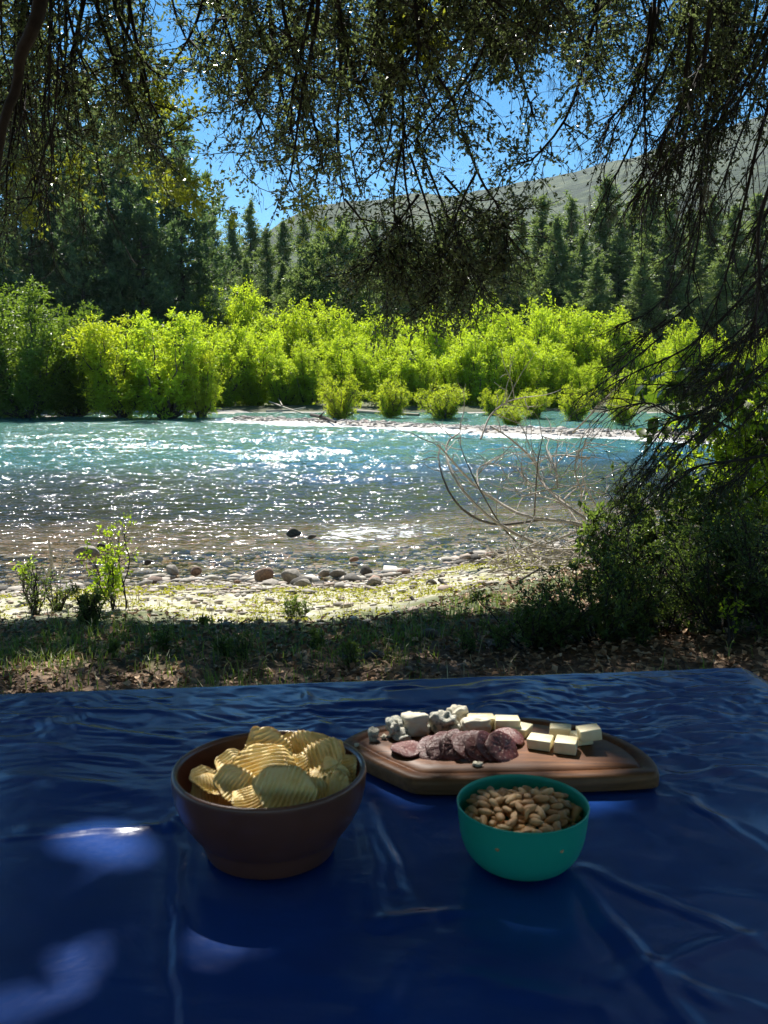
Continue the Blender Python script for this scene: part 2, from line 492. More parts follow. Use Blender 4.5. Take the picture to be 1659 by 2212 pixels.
def willow_meshes(name, H, Wd, stems, nl, mat, low=.3, lsize=(.11, .19), up=.5, low0=.03):
    a = rng.uniform(0, 2 * math.pi, stems); rr = np.sqrt(rng.uniform(0.02, 1, stems))
    hh = H * (1 - .38 * rr ** 2) * rng.uniform(.78, 1.0, stems)
    f = np.linspace(0, 1, 9)
    bend = f ** rng.uniform(.55, .95, stems)[:, None]
    rad = (Wd / 2) * rr[:, None] * bend * .9 + .15 * f
    S = np.stack([np.cos(a)[:, None] * rad, np.sin(a)[:, None] * rad, hh[:, None] * f ** 1.15], -1)
    S[:, 1:] += rng.normal(size=(stems, 8, 3)) * .07
    pl = spawn(S, stems * 26, (.20, 1), (.07 * H, .15 * H), 6, .35, .8, (0, 0, up * .45), .18, (0, 0, .10))
    lowp = spawn(S, stems * 8, (low0, low), (.10 * H, .22 * H), 6, .1, .6, (0, 0, .1), .2, (0, 0, -.02))
    pl = np.concatenate([pl, lowp])
    tw = spawn(pl, len(pl) * 7, (.15, 1), (.035 * H, .08 * H), 4, .5, .7, (0, 0, .15), .2, (0, 0, .05))
    g = Geo()
    for src, n in ((tw, int(nl * .8)), (pl, int(nl * .2))):
        V, q, t = leaves(src, n, lsize, .36, .6, .55, (0, 0, .05), (.1, 1), .03)
        g.add(V, q, tint=t)
    w = Geo()
    w.add(*tubes(S, taper(stems, 9, .022 * H ** .8, .006), 5))
    w.add(*tubes(pl[:, [0, 2, 5]], taper(len(pl), 3, .013, .004), 3))
    return g.mesh(name + '_crown', mat), w.mesh(name + '_trunk', M_BARK)

def tree_at(name, label, cat, meshes, x, y, sx, sz, group, rz=None, z=None):
    z = float(terrain(x, y)) - .08 if z is None else z
    o = thing(name, label, cat, (x, y, z), (0, 0, rng.uniform(0, 6.28) if rz is None else rz), (sx, sx, sz), group)
    link('crown', meshes[0], o); link('trunk', meshes[1], o)
    return o

def place(u, v_top, y):
    """ground x and height of a tree standing y metres away whose top is seen at (u, v_top)"""
    p = at(u, v_top - 8, y)
    return float(p[0]), float(p[2] - terrain(p[0], y))

WH, WW = 6.0, 4.6
wil = [willow_meshes('willow', WH, WW, 22, 30000, M_WILLOW) for _ in range(5)]
wil_d = willow_meshes('dark_willow', WH, 5.2, 20, 30000, M_WILLOW_D, .5, (.11, .18), .2, .20)
wil_y = willow_meshes('yellow_willow', WH, 4.6, 18, 28000, M_WILLOW_Y, .5, (.11, .18), .25, .22)
wil_g = willow_meshes('green_willow', WH, 5.0, 18, 28000, M_WILLOW, .5, (.11, .18), .25, .2)
bush = [willow_meshes('small_willow', 2.4, 2.4, 24, 11000, M_WILLOW_Y, .3, (.07, .12), .6) for _ in range(3)]

top_u = [-150, 0, 60, 130, 200, 260, 320, 380, 450, 520, 600, 680, 740, 850, 950, 1030, 1080, 1140, 1200, 1260, 1330, 1420, 1520, 1659, 1800]
top_v = [575, 568, 570, 600, 625, 635, 612, 640, 625, 618, 640, 665, 675, 662, 668, 660, 652, 648, 640, 652, 690, 700, 712, 725, 730]
BACK = 'willows massed along the far bank'
us = np.linspace(-90, 1760, 25)
for i, u in enumerate(us):
    u = u + rng.uniform(-18, 18); y = rng.uniform(66, 72)
    x, h = place(u, np.interp(u, top_u, top_v) + rng.uniform(-10, 8), y)
    tree_at('willow', 'tall bright willow in the rear row of the far bank thicket, %s from the left' % nth(i), 'willow',
            wil[i % 5], x, y, h / WH * rng.uniform(1.0, 1.15), h / WH, BACK)
us = np.linspace(150, 1740, 22)
for i, u in enumerate(us):
    u = u + rng.uniform(-18, 18); y = rng.uniform(57, 60)
    x, h = place(u, np.interp(u, top_u, top_v) + rng.uniform(35, 125), y)
    tree_at('willow', 'yellow-green willow in the front row of the far bank thicket, %s from the left' % nth(i), 'willow',
            wil[(i * 2 + 1) % 5], x, y, h / WH * rng.uniform(1.05, 1.4), h / WH, BACK)
# the willows standing in the river on the left
NEAR = 'willows leaning over the water on the left'
for u, v, y, ms, sx, lab in (
        (-95, 590, 47.5, wil_d, 1.0, 'dark green willow at the left edge of the picture, leaning over the river'),
        (45, 640, 46.0, wil_d, 1.02, 'large dark leafy willow over the shaded water on the left bank'),
        (150, 668, 47.5, wil_d, .85, 'mid-green willow wedged between the dark willow and the yellowish one'),
        (255, 690, 45.5, wil_y, .92, 'yellowish willow with dark forked stems standing at the water on the left'),
        (355, 705, 45.3, wil_g, .98, 'green willow with dark stems just left of the white riffle'),
        (430, 765, 45.6, wil_y, .62, 'low spreading willow, last of the left clump beside the riffle')):
    x, h = place(u, v, y)
    tree_at('willow', lab, 'willow', ms, x, y, sx * h / WH * 1.32, h / WH, NEAR, z=-.75)
# small rounded willows on the gravel bar: (u, base v, top v, width u)
BUSH = 'small willow bushes on the gravel bar'
for i, (u, vb, vt, w, lab) in enumerate((
        (635, 880, 842, 46, 'tiny sparse willow bush beside the driftwood on the gravel bar'),
        (733, 905, 800, 112, 'tallest yellow-green bush on the gravel bar, above a dark root clump'),
        (842, 898, 815, 104, 'rounded yellow-green bush on the gravel bar, between the tallest and the widest'),
        (958, 902, 820, 122, 'widest yellow-green bush on the gravel bar, with dark bare lower stems'),
        (1066, 893, 832, 66, 'narrow yellow-green bush on the gravel bar right of the widest one'),
        (1108, 915, 868, 84, 'low bright green bush at the water edge of the gravel bar'),
        (1152, 900, 830, 92, 'broad yellow-green bush behind the tips of the bare grey branches'),
        (1246, 905, 822, 96, 'yellow-green bush on the gravel bar left of the dark drooping twigs'),
        (1345, 912, 838, 80, 'yellow-green bush on the gravel bar half hidden by the dark drooping twigs'))):
    zb = -.55
    p = on(u, vb, zb)
    h = float(at(u, vt, p[1])[2] - zb); wd = w / FPX * p[1]
    tree_at('willow_bush', lab, 'bush', bush[i % 3], float(p[0]), float(p[1]), wd / 2.5, h / 2.4, BUSH, z=float(zb) - .06)

# conifers
def conifer_meshes(name, H, Rm, nl, mat, irregular=.15, lsize=(.3, .5), start=.06, step=.42, droop=.1, power=.85, wr=.28, outer=.15):
    tr = np.stack([rng.normal(size=12) * .05, rng.normal(size=12) * .05, np.linspace(0, H, 12)], -1)[None]
    zs = np.arange(start * H, H * .985, step)
    B = []
    lobe = rng.uniform(0, 6.28)
    for z in zs:
        f = 1 - z / H
        n = max(3, int(rng.integers(5, 8)))
        for a in rng.uniform(0, 6.28, n):
            r = (Rm * f ** power + .12) * rng.uniform(1 - irregular * 2.2, 1 + irregular) * (1 + irregular * math.sin(2 * a + lobe + z))
            s = np.linspace(0, 1, 5)
            zz = z + r * (-droop * s + .45 * s ** 2 * (.4 + .4 * (1 - f)))
            p = np.stack([np.cos(a) * r * s, np.sin(a) * r * s, zz], -1)
            p[1:] += rng.normal(size=(4, 3)) * .06
            B.append(p)
    B = np.array(B)
    Lb = np.linalg.norm(B[:, -1] - B[:, 0], axis=1)
    idx = rng.choice(len(B), size=len(B) * 4, p=Lb / Lb.sum())
    tw = spawn(B, 0, (outer, 1), (.10 * Rm, .30 * Rm), 4, .8, .5, (0, 0, .10), .15, (0, 0, .08), idx=idx)
    g = Geo()
    for src, n in ((tw, int(nl * .8)), (B, int(nl * .2))):
        V, q, t = leaves(src, n, lsize, wr, .7, .5, (0, 0, .12), (outer, 1), .05)
        g.add(V, q, tint=t)
    w = Geo()
    w.add(*tubes(tr, taper(1, 12, .014 * H, .02), 7))
    w.add(*tubes(B[:, [0, 2, 4]], taper(len(B), 3, .045, .012), 3))
    return g.mesh(name + '_crown', mat), w.mesh(name + '_trunk', M_BARK_DARK)

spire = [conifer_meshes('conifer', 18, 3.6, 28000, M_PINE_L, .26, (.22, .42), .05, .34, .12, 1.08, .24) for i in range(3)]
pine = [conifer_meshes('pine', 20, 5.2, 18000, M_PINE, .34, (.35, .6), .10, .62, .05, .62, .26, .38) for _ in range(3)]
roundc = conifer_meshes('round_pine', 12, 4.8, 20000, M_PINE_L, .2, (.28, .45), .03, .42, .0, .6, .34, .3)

G1 = 'dark pines of the left grove'
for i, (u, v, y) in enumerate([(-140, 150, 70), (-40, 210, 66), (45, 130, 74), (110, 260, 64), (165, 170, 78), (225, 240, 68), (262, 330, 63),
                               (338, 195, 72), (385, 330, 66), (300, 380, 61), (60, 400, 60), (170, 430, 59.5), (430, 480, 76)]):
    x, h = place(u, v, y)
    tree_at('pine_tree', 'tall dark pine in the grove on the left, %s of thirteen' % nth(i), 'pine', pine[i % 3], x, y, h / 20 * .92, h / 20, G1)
G2 = 'conifers beyond the willows in the middle'
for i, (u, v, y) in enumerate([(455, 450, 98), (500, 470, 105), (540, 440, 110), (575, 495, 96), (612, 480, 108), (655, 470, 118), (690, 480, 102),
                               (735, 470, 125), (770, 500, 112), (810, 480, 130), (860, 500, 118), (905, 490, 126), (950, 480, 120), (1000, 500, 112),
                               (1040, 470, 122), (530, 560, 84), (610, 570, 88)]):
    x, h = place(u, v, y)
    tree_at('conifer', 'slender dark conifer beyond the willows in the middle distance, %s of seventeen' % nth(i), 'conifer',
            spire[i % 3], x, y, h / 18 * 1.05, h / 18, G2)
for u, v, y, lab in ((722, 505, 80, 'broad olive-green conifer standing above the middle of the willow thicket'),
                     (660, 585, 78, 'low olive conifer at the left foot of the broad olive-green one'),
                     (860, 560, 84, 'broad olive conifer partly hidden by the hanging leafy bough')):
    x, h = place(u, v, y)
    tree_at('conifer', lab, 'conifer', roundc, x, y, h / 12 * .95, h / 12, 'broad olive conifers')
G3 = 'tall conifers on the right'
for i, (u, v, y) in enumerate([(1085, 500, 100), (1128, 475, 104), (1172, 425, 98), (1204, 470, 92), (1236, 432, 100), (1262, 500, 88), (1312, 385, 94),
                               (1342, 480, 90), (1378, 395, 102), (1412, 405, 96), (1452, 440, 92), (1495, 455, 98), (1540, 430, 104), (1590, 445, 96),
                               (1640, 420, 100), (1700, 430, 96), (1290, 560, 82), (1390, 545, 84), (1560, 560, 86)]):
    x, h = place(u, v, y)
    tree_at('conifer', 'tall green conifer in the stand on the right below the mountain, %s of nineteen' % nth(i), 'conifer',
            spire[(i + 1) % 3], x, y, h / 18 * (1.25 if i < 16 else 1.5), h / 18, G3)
# the closed wood behind, far off, one mass
g = Geo()
for i in range(115):
    y = rng.uniform(140, 210); x = rng.uniform(-.55, .55) * y
    h = rng.uniform(13, 19); z0 = float(terrain(x, y))
    n = 220
    s = rng.uniform(0, 1, n) ** .7
    a = rng.uniform(0, 6.28, n); r = (1 - s) ** .8 * h * .15 * rng.uniform(.3, 1, n)
    p = np.stack([x + np.cos(a) * r, y + np.sin(a) * r, z0 + s * h], -1)
    d = unit(np.stack([np.cos(a), np.sin(a), rng.uniform(-.1, .7, n)], -1))
    sd = unit(np.cross(d, rng.normal(size=(n, 3))))
    l = rng.uniform(.7, 1.4, (n, 1))
    V = np.stack([p, p + d * l * .5 + sd * l * .25, p + d * l, p + d * l * .5 - sd * l * .25], 1)
    g.add(V, np.arange(n * 4).reshape(n, 4), tint=np.repeat(rng.uniform(0, 1, n), 4))
tag(link('far_wood', g.mesh('far_wood', M_PINE)), 'far-off conifer wood behind the nearer conifers at the foot of the mountain', 'wood', kind='stuff')

# driftwood on the bar
M_DRIFT = bark_mat('driftwood', (.22, .18, .14), (.42, .37, .30), 14, .8, .3)
def polytube(name, polys, label, cat, mat, k=6, group=None):
    g = Geo()
    for pts, r0, r1 in polys:
        P = catmull(pts, 10)[None]
        g.add(*tubes(P, taper(1, 10, r0, r1), k))
    return tag(link(name, g.mesh(name, mat, True)), label, cat, group)
def onz(u, v, z): return on(u, v, z)
polytube('driftwood', [([on(582, 868, -.1), on(620, 882, -.35), on(655, 893, -.5)], .07, .03),
                       ([on(575, 888, -.45), on(625, 886, -.42), on(660, 880, -.3)], .06, .03),
                       ([on(610, 876, -.2), on(600, 860, .1), on(583, 850, .35)], .04, .015)],
         'bleached driftwood branch lying at the left end of the gravel bar', 'driftwood', M_DRIFT)
polytube('driftwood', [([on(770, 888, -.5), on(830, 892, -.47), on(905, 896, -.5)], .10, .07)],
         'long bleached log lying behind the bushes on the gravel bar', 'driftwood', M_DRIFT)
polytube('driftwood', [([on(672, 896, -.5), on(700, 902, -.45), on(725, 912, -.5)], .09, .05), ([on(690, 900, -.45), on(700, 890, -.2)], .05, .02)],
         'dark broken stump at the foot of the tallest bush on the gravel bar', 'driftwood', M_BARK_DARK)
# ------------------------------------------------------------------ the trees overhead
M_CANOPY = leaf_mat('small_evergreen_leaf', (.065, .083, .058), (.115, .138, .09), (.22, .235, .15), (.22, .29, .09), .36, rough=.26, spec=.5, objvar=.0)
M_CANOPY_Y = leaf_mat('yellow_young_leaf', (.07, .09, .02), (.14, .17, .03), (.26, .27, .05), (.42, .48, .04), .45, rough=.35, spec=.5, objvar=.0)  # yellower leaf than the rest of the tree
M_CANOPY_D = leaf_mat('dull_evergreen_leaf', (.03, .036, .02), (.05, .058, .03), (.10, .11, .05), (.10, .15, .03), .3, rough=.35, spec=.4, objvar=.0)
M_UPPER = leaf_mat('crown_leaf', (.065, .075, .042), (.11, .125, .065), (.20, .20, .10), (.32, .31, .14), .40, rough=.3, spec=.4, objvar=.0)
M_TWIG = bark_mat('dark_twig', (.014, .011, .009), (.045, .035, .028), 60)
M_TWIG_L = bark_mat('lichened_twig', (.05, .042, .034), (.16, .145, .12), 50)

def resample(polys, n):
    return np.stack([catmull(p, n) for p in polys])

def bough_px(pts):
    p = np.array(pts, float)
    return at(p[:, 0], p[:, 1], p[:, 2])

def hang(u0, u1, v1, y, curl=0.0, v0=-190, y2=None, n=6):
    """a hanging bough seen from (u0, v0) down to (u1, v1) at about y metres"""
    f = np.linspace(0, 1, n)
    uu = u0 + (u1 - u0) * f ** 1.5 + rng.normal(size=n) * 12 * f
    vv = v0 + (v1 - v0) * f ** .85
    yy = y + ((y2 or y) - y) * f + rng.normal(size=n) * .06
    yy = yy + curl * f * f
    return bough_px(np.stack([uu, vv, yy], -1))

# lower edge of the leafy canopy, seen from the table
low_u = [-150, 0, 60, 120, 180, 240, 300, 370, 430, 470, 520, 580, 640, 690, 720, 760, 800, 850, 900, 960, 1010, 1060, 1110, 1160, 1210, 1260]
low_v = [560, 545, 500, 470, 400, 385, 395, 380, 235, 300, 395, 450, 470, 330, 440, 465, 430, 380, 320, 320, 235, 205, 195, 205, 150, 170]

def leafy(B, twigs, subs, nleaf, tl=(.14, .36), sl=(.08, .20), L=(.022, .040), s=(.12, 1), droop=-.05, wr=.50):
    tw = spawn(B, twigs, s, tl, 6, .45, .75, (0, 0, droop), .25, (0, 0, -.05))
    sb = spawn(tw, subs, (.12, 1), sl, 3, .6, .6, (0, 0, -.1), .25, (0, 0, -.03))
    V1, q1, t1 = leaves(sb, int(nleaf * .8), L, wr, .45, .7, (0, 0, -.05), (.1, 1), .006)
    V2, q2, t2 = leaves(tw, int(nleaf * .2), L, wr, .45, .7, (0, 0, -.05), (.25, 1), .01)
    return tw, sb, Geo().add(V1, q1, tint=t1).add(V2, q2, tint=t2)

def build_tree(root, name_leaf, B, r0, r1, twigs, subs, nleaf, mat, wood=None, bough_name='bough', **kw):
    tw, sb, g = leafy(B, twigs, subs, nleaf, **kw)
    for b in B:
        link(bough_name, Geo().add(*tubes(b[None], taper(1, len(b), r0, r1), 6)).mesh(bough_name, wood or M_TWIG, True), root)
    w = Geo().add(*tubes(tw, taper(len(tw), 6, .0045, .0016), 3)).add(*tubes(sb, taper(len(sb), 3, .0018, .0009), 3))
    tag(link('twigs', w.mesh('twigs', wood or M_TWIG), root), kind='stuff')
    tag(link(name_leaf, g.mesh(name_leaf, mat), root), kind='stuff')
    return tw, sb

# ---- main tree: trunk out of view on the left, boughs reaching over the table and hanging in front of it
main = thing('overhanging_tree', 'small-leaved evergreen tree whose boughs hang across the top of the view', 'tree', (-3.9, 4.6, 0))
TR = A(-3.9, 4.6, 0)
def rel(P, o): return np.asarray(P) - o
trunk = catmull([(0, 0, -.1), (.1, .05, 1.2), (.05, .1, 2.6), (.3, .0, 4.2), (.5, -.3, 6.0), (.7, -.5, 8.0)], 18)[None]
link('trunk', Geo().add(*tubes(trunk, taper(1, 18, .24, .06), 10)).mesh('trunk', M_BARK_DARK, True), main)
for pts, r in (([(-3.7, 4.6, 3.6), (-2.2, 5.0, 4.4), (-.2, 5.4, 4.7), (2.2, 5.9, 4.6)], .085),
               ([(-3.5, 4.5, 5.0), (-2.0, 3.0, 5.8), (.4, 1.6, 6.2), (2.8, .6, 6.0)], .09),
               ([(-3.5, 4.4, 5.6), (-3.6, 2.4, 6.2), (-3.2, 0, 6.3), (-2.6, -2.4, 5.6)], .09),
               ([(-3.4, 4.4, 6.0), (-1.6, 6.0, 6.9), (.6, 7.4, 7.4), (2.6, 8.3, 7.2)], .08)):
    P = catmull([A(*p) - TR for p in pts], 16)[None]
    link('limb', Geo().add(*tubes(P, taper(1, 16, r, r * .3), 8)).mesh('limb', M_BARK_DARK, True), main)
# limb seen at the upper left corner
key = [[(120, -200, 4.0), (88, 0, 4.0), (72, 60, 4.0), (44, 120, 4.05), (36, 190, 4.1), (8, 262, 4.1), (-14, 420, 4.2)]]
B = resample([rel(bough_px(k_), TR) for k_ in key], 14)
for b in B:
    link('limb', Geo().add(*tubes(b[None], taper(1, 14, .032, .016), 8)).mesh('limb', M_BARK_DARK, True), main)
boughs = [bough_px(p) for p in (
    [(500, -190, 5.2), (545, 30, 5.2), (605, 160, 5.3), (596, 250, 5.4)],
    [(150, -190, 4.6), (230, 80, 4.6), (290, 230, 4.7), (330, 330, 4.8)],
    [(860, -190, 5.4), (868, 130, 5.4), (872, 260, 5.4), (880, 330, 5.45)],
    [(900, -190, 5.0), (925, 110, 5.0), (975, 210, 5.1), (1005, 300, 5.15)],
    [(720, -190, 5.8), (735, 140, 5.8), (728, 300, 5.9), (745, 450, 5.9)],
    [(560, -190, 6.0), (600, 150, 6.0), (640, 330, 6.0), (655, 470, 6.1)],
    [(1060, -190, 5.6), (1090, 60, 5.6), (1130, 180, 5.7), (1160, 270, 5.7)],
    [(1330, -190, 5.4), (1280, 60, 5.4), (1230, 240, 5.5), (1160, 335, 5.5), (1128, 352, 5.5)])]
for i in range(78):
    u = rng.uniform(-120, 1240)
    u1 = u + rng.normal() * 120
    lim = np.interp(u1, low_u, low_v)
    v1 = lim * rng.uniform(.45, 1.0) - 25
    boughs.append(hang(u, u1, v1, rng.uniform(4.4, 6.6)))
B = rel(resample(boughs, 14), TR)
build_tree(main, 'leaves', B, .013, .0035, 1750, 9000, 48000, M_CANOPY, L=(.022, .038))
# yellow young sprays on the left and at the tips
tips = [bough_px(p) for p in ([(20, 300, 5.0), (40, 380, 5.0), (60, 450, 5.0)], [(120, 290, 5.2), (150, 360, 5.2), (165, 420, 5.2)],
                              [(330, 340, 5.4), (345, 370, 5.4), (352, 395, 5.4)], [(395, 370, 5.4), (405, 390, 5.4), (412, 410, 5.4)],
                              [(350, 200, 5.4), (385, 225, 5.4), (392, 250, 5.4)], [(655, 395, 5.8), (662, 430, 5.8), (668, 460, 5.8)],
                              [(500, 400, 5.8), (505, 430, 5.8), (512, 455, 5.8)], [(860, 20, 4.8), (880, 60, 4.8), (905, 110, 4.8)],
                              [(300, 90, 5.2), (320, 150, 5.2), (330, 190, 5.2)])]
B = rel(resample(tips, 8), TR)
tw, sb, g = leafy(B, 90, 420, 2600, tl=(.10, .24), sl=(.06, .14))
tag(link('young_leaves', g.mesh('young_leaves', M_CANOPY_Y), main), kind='stuff')
# long bare shoots with a leafy tail hanging in the middle
shoots = [bough_px(p) for p in (
    [(870, 250, 5.4), (874, 380, 5.4), (890, 470, 5.5), (905, 560, 5.5), (915, 640, 5.55)],
    [(1000, 290, 5.15), (1040, 390, 5.2), (1072, 440, 5.25), (1095, 500, 5.3), (1085, 580, 5.3)],
    [(745, 430, 5.9), (790, 490, 5.8), (820, 560, 5.8), (840, 640, 5.8)],
    [(900, 300, 5.5), (940, 400, 5.5), (970, 480, 5.5), (1000, 570, 5.5), (1010, 650, 5.5)],
    [(905, 420, 5.5), (860, 480, 5.5), (830, 520, 5.5), (800, 580, 5.5)],
    [(960, 380, 5.5), (1005, 430, 5.5), (1050, 480, 5.5), (1105, 520, 5.5)],
    [(885, 330, 5.4), (930, 470, 5.4), (950, 560, 5.4), (945, 660, 5.4)],
    [(1030, 370, 5.2), (1000, 430, 5.2), (985, 500, 5.2), (1045, 620, 5.2)],
    [(870, 300, 5.4), (850, 420, 5.5), (862, 520, 5.5), (880, 620, 5.5)])]
B = rel(resample(shoots, 14), TR)
build_tree(main, 'leaves', B, .008, .003, 260, 1700, 7500, M_CANOPY, s=(.40, 1), tl=(.16, .44), droop=-.10, bough_name='shoot')
# bare dangling twigs on the left
dang = []
for i in range(20):
    u = rng.uniform(-60, 190); dang.append(hang(u, u + rng.normal() * 40, rng.uniform(330, 600), rng.uniform(4.2, 5.4), v0=rng.uniform(-60, 180)))
B = rel(resample(dang, 12), TR)
tw = spawn(B, 420, (.2, 1), (.08, .26), 5, .6, .5, (0, 0, -.4), .25, (0, 0, -.1))
w = Geo().add(*tubes(B, taper(len(B), 12, .006, .0016), 4)).add(*tubes(tw, taper(len(tw), 5, .002, .0009), 3))
tag(link('dangling_twigs', w.mesh('dangling_twigs', M_TWIG), main), kind='stuff')

# crown above the view: shades table and bank, gaps cut along sun rays for flecks
FLECKS = [(on(u_, v_, z_), r_, k_) for u_, v_, z_, r_, k_ in (
    (70, 1790, .75, .05, .2), (140, 1805, .75, .066, .06), (205, 1790, .75, .062, .06), (270, 1806, .75, .068, .05), (335, 1800, .75, .055, .1), (215, 1990, .75, .045, .12), (280, 2025, .75, .05, .1), (345, 2005, .75, .045, .15), (405, 2040, .75, .045, .2), (560, 2050, .75, .05, .3), (470, 2045, .75, .06, .25), (0, 2110, .75, .06, .1),
    (586, 1650, .83, .10, .0), (900, 1562, .79, .10, .03), (1020, 1558, .79, .09, .06), (1210, 1582, .79, .10, .04), (1122, 1758, .80, .082, .0), (1000, 1620, .77, .07, .1), (800, 1590, .78, .06, .08), (1330, 1640, .77, .05, .2),
    (330, 1505, .75, .07, .35), (500, 1500, .75, .07, .35),
    (120, 1450, 0, .26, .06), (30, 1470, 0, .22, .06), (1180, 1442, 0, .28, .06), (1320, 1440, 0, .24, .06), (1430, 1437, 0, .20, .06), (1030, 1455, 0, .2, .08), (600, 1440, 0, .18, .1), (750, 1455, 0, .18, .1), (330, 1450, 0, .18, .1), (1490, 1388, 0, .2, .08), (900, 1430, 0, .18, .1))]
def keep_crown(p):
    ok = np.ones(len(p), bool)
    for q, r, kp in FLECKS:
        d = p - q
        s = d @ SUN_DIR
        dist = np.linalg.norm(d - s[:, None] * SUN_DIR, axis=1)
        ok &= ~((dist < r) & (s > 0) & (rng.random(len(p)) >= kp))
    return ok
n = 95000
cc = np.stack([rng.uniform(-10, 9, 5200), rng.uniform(-9, 12, 5200), rng.uniform(2.4, 9.5, 5200)], -1)
el = CAM_H + np.where(cc[:, 1] > 0, .46 * cc[:, 1], -.12 * cc[:, 1]) + .9
shade_y = cc[:, 1] - (cc[:, 2] + .1) / math.tan(SUN_EL) * math.cos(SUN_AZ)
shade_x = cc[:, 0] - (cc[:, 2] + .1) / math.tan(SUN_EL) * math.sin(SUN_AZ)
cc = cc[(cc[:, 2] > el) & (shade_y < 4.75 + .25 * np.sin(shade_x * 2.1) + .2 * np.sin(shade_x * 5.3)) | ((cc[:, 1] < -2.5) & (cc[:, 2] > 1.2))]  # includes a low leaf curtain behind the camera, added to dim the sky light
p = cc[rng.integers(0, len(cc), n)] + rng.normal(size=(n, 3)) * .30
q_ = np.stack([rng.uniform(-1.7, 1.5, 30000), rng.uniform(-.3, 3.0, 30000), rng.uniform(0, 1, 30000)], -1)   # unseen leaves added on the sun rays to shade the table
hz_ = 3.4 + 4.2 * q_[:, 2]
p = np.concatenate([p, np.stack([q_[:, 0], q_[:, 1], 0 * hz_ + .74], -1) + SUN_DIR * ((hz_ - .74) / SUN_DIR[2])[:, None]])
hz_ = rng.uniform(5.9, 9.0, 4500)                      # more unseen leaves, added so that the shade ends on the grass
p = np.concatenate([p, np.stack([rng.uniform(-4, 4, 4500), rng.uniform(3.7, 4.85, 4500) + .12 * np.sin(np.arange(4500) * .7), 0 * hz_ - .1], -1) + SUN_DIR * ((hz_ + .1) / SUN_DIR[2])[:, None]])
sy = p[:, 1] - (p[:, 2] + .1) / math.tan(SUN_EL) * math.cos(SUN_AZ)
p = p[(p[:, 2] > CAM_H + .44 * np.maximum(p[:, 1], 0) + .35 * (p[:, 1] > -1.5)) & (sy < 5.05)]
sy = p[:, 1] - (p[:, 2] + .1) / math.tan(SUN_EL) * math.cos(SUN_AZ)
p = p[(rng.random(len(p)) < np.where((sy > 2.1) & (sy < 3.7), .22, 1.0)) & keep_crown(p)]; n = len(p)  # crown thinned in one band to let sun onto the hanging boughs
d = unit(rng.normal(size=(n, 3))); S = unit(np.cross(d, rng.normal(size=(n, 3))))
l = rng.uniform(.12, .24, (n, 1))
V = np.stack([p - d * l * .5, p + S * l * .3, p + d * l * .5, p - S * l * .3], 1) - TR
tag(link('upper_leaves', Geo().add(V, np.arange(n * 4).reshape(n, 4), tint=np.repeat(rng.uniform(0, 1, n), 4)).mesh('upper_leaves', M_UPPER), main), kind='stuff')

# ---- right tree: long drooping, half bare boughs with lichen
RT = A(4.1, 6.2, -.05)
rtree = thing('drooping_tree', 'half-bare tree with long drooping dark boughs along the right edge', 'tree', tuple(RT))
trunk = catmull([(0, 0, -.1), (-.05, .05, 1.5), (.05, 0, 3.2), (-.1, -.1, 5.2)], 14)[None]
link('trunk', Geo().add(*tubes(trunk, taper(1, 14, .17, .05), 9)).mesh('trunk', M_BARK_DARK, True), rtree)
for pts, r in (([(4.1, 6.2, 3.0), (3.2, 6.0, 4.0), (2.2, 5.8, 4.4)], .06), ([(4.1, 6.2, 2.4), (3.4, 5.8, 3.6), (2.8, 5.4, 4.0)], .06),
               ([(4.1, 6.2, 4.0), (3.0, 6.4, 4.9), (1.4, 6.6, 5.2)], .06)):
    P = catmull([A(*p) - RT for p in pts], 12)[None]
    link('limb', Geo().add(*tubes(P, taper(1, 12, r, r * .4), 7)).mesh('limb', M_BARK_DARK, True), rtree)
rb = [bough_px(p) for p in (
    [(1700, -60, 5.4), (1600, 150, 5.4), (1530, 330, 5.5), (1470, 520, 5.5), (1440, 640, 5.6)],
    [(1720, 60, 5.0), (1650, 260, 5.0), (1600, 470, 5.1), (1560, 620, 5.1), (1500, 760, 5.2)],
    [(1520, -190, 5.6), (1480, 40, 5.6), (1400, 230, 5.7), (1330, 380, 5.7), (1290, 450, 5.8)],
    [(1700, 300, 4.8), (1640, 480, 4.8), (1640, 640, 4.8), (1600, 760, 4.9), (1520, 850, 4.9)],
    [(1750, 420, 5.6), (1640, 600, 5.6), (1500, 740, 5.7), (1380, 800, 5.7), (1330, 825, 5.8)],
    [(1760, 700, 5.6), (1620, 830, 5.6), (1480, 900, 5.6), (1400, 870, 5.7), (1300, 890, 5.8)],
    [(1760, 960, 5.4), (1620, 990, 5.4), (1500, 1010, 5.4), (1420, 1060, 5.5), (1340, 1110, 5.5)],
    [(1620, -190, 5.2), (1560, 80, 5.2), (1520, 300, 5.3), (1510, 500, 5.3), (1480, 640, 5.3)])]
for i in range(25):
    u = rng.uniform(1400, 1820)
    u1 = max(1300, min(u - rng.uniform(40, 260), 1640)); v1 = rng.uniform(200, 420) + max(0, u1 - 1330) * 1.0
    rb.append(hang(u, u1, v1, rng.uniform(4.8, 6.4), v0=rng.uniform(-200, 60)))
B = rel(resample(rb, 16), RT)
for b in B:
    link('bough', Geo().add(*tubes(b[None], taper(1, 16, .012, .003), 6)).mesh('bough', M_TWIG, True), rtree)
tw = spawn(B, 850, (.15, 1), (.12, .42), 6, .7, .45, (-.12, 0, -.5), .18, (0, 0, -.12))
sb = spawn(tw, 1700, (.2, 1), (.06, .18), 4, .6, .6, (0, 0, -.25), .25, (0, 0, -.08))
w = Geo().add(*tubes(tw, taper(len(tw), 6, .0042, .0015), 3)).add(*tubes(sb, taper(len(sb), 4, .0018, .0009), 3))
tag(link('twigs', w.mesh('twigs', M_TWIG), rtree), kind='stuff')
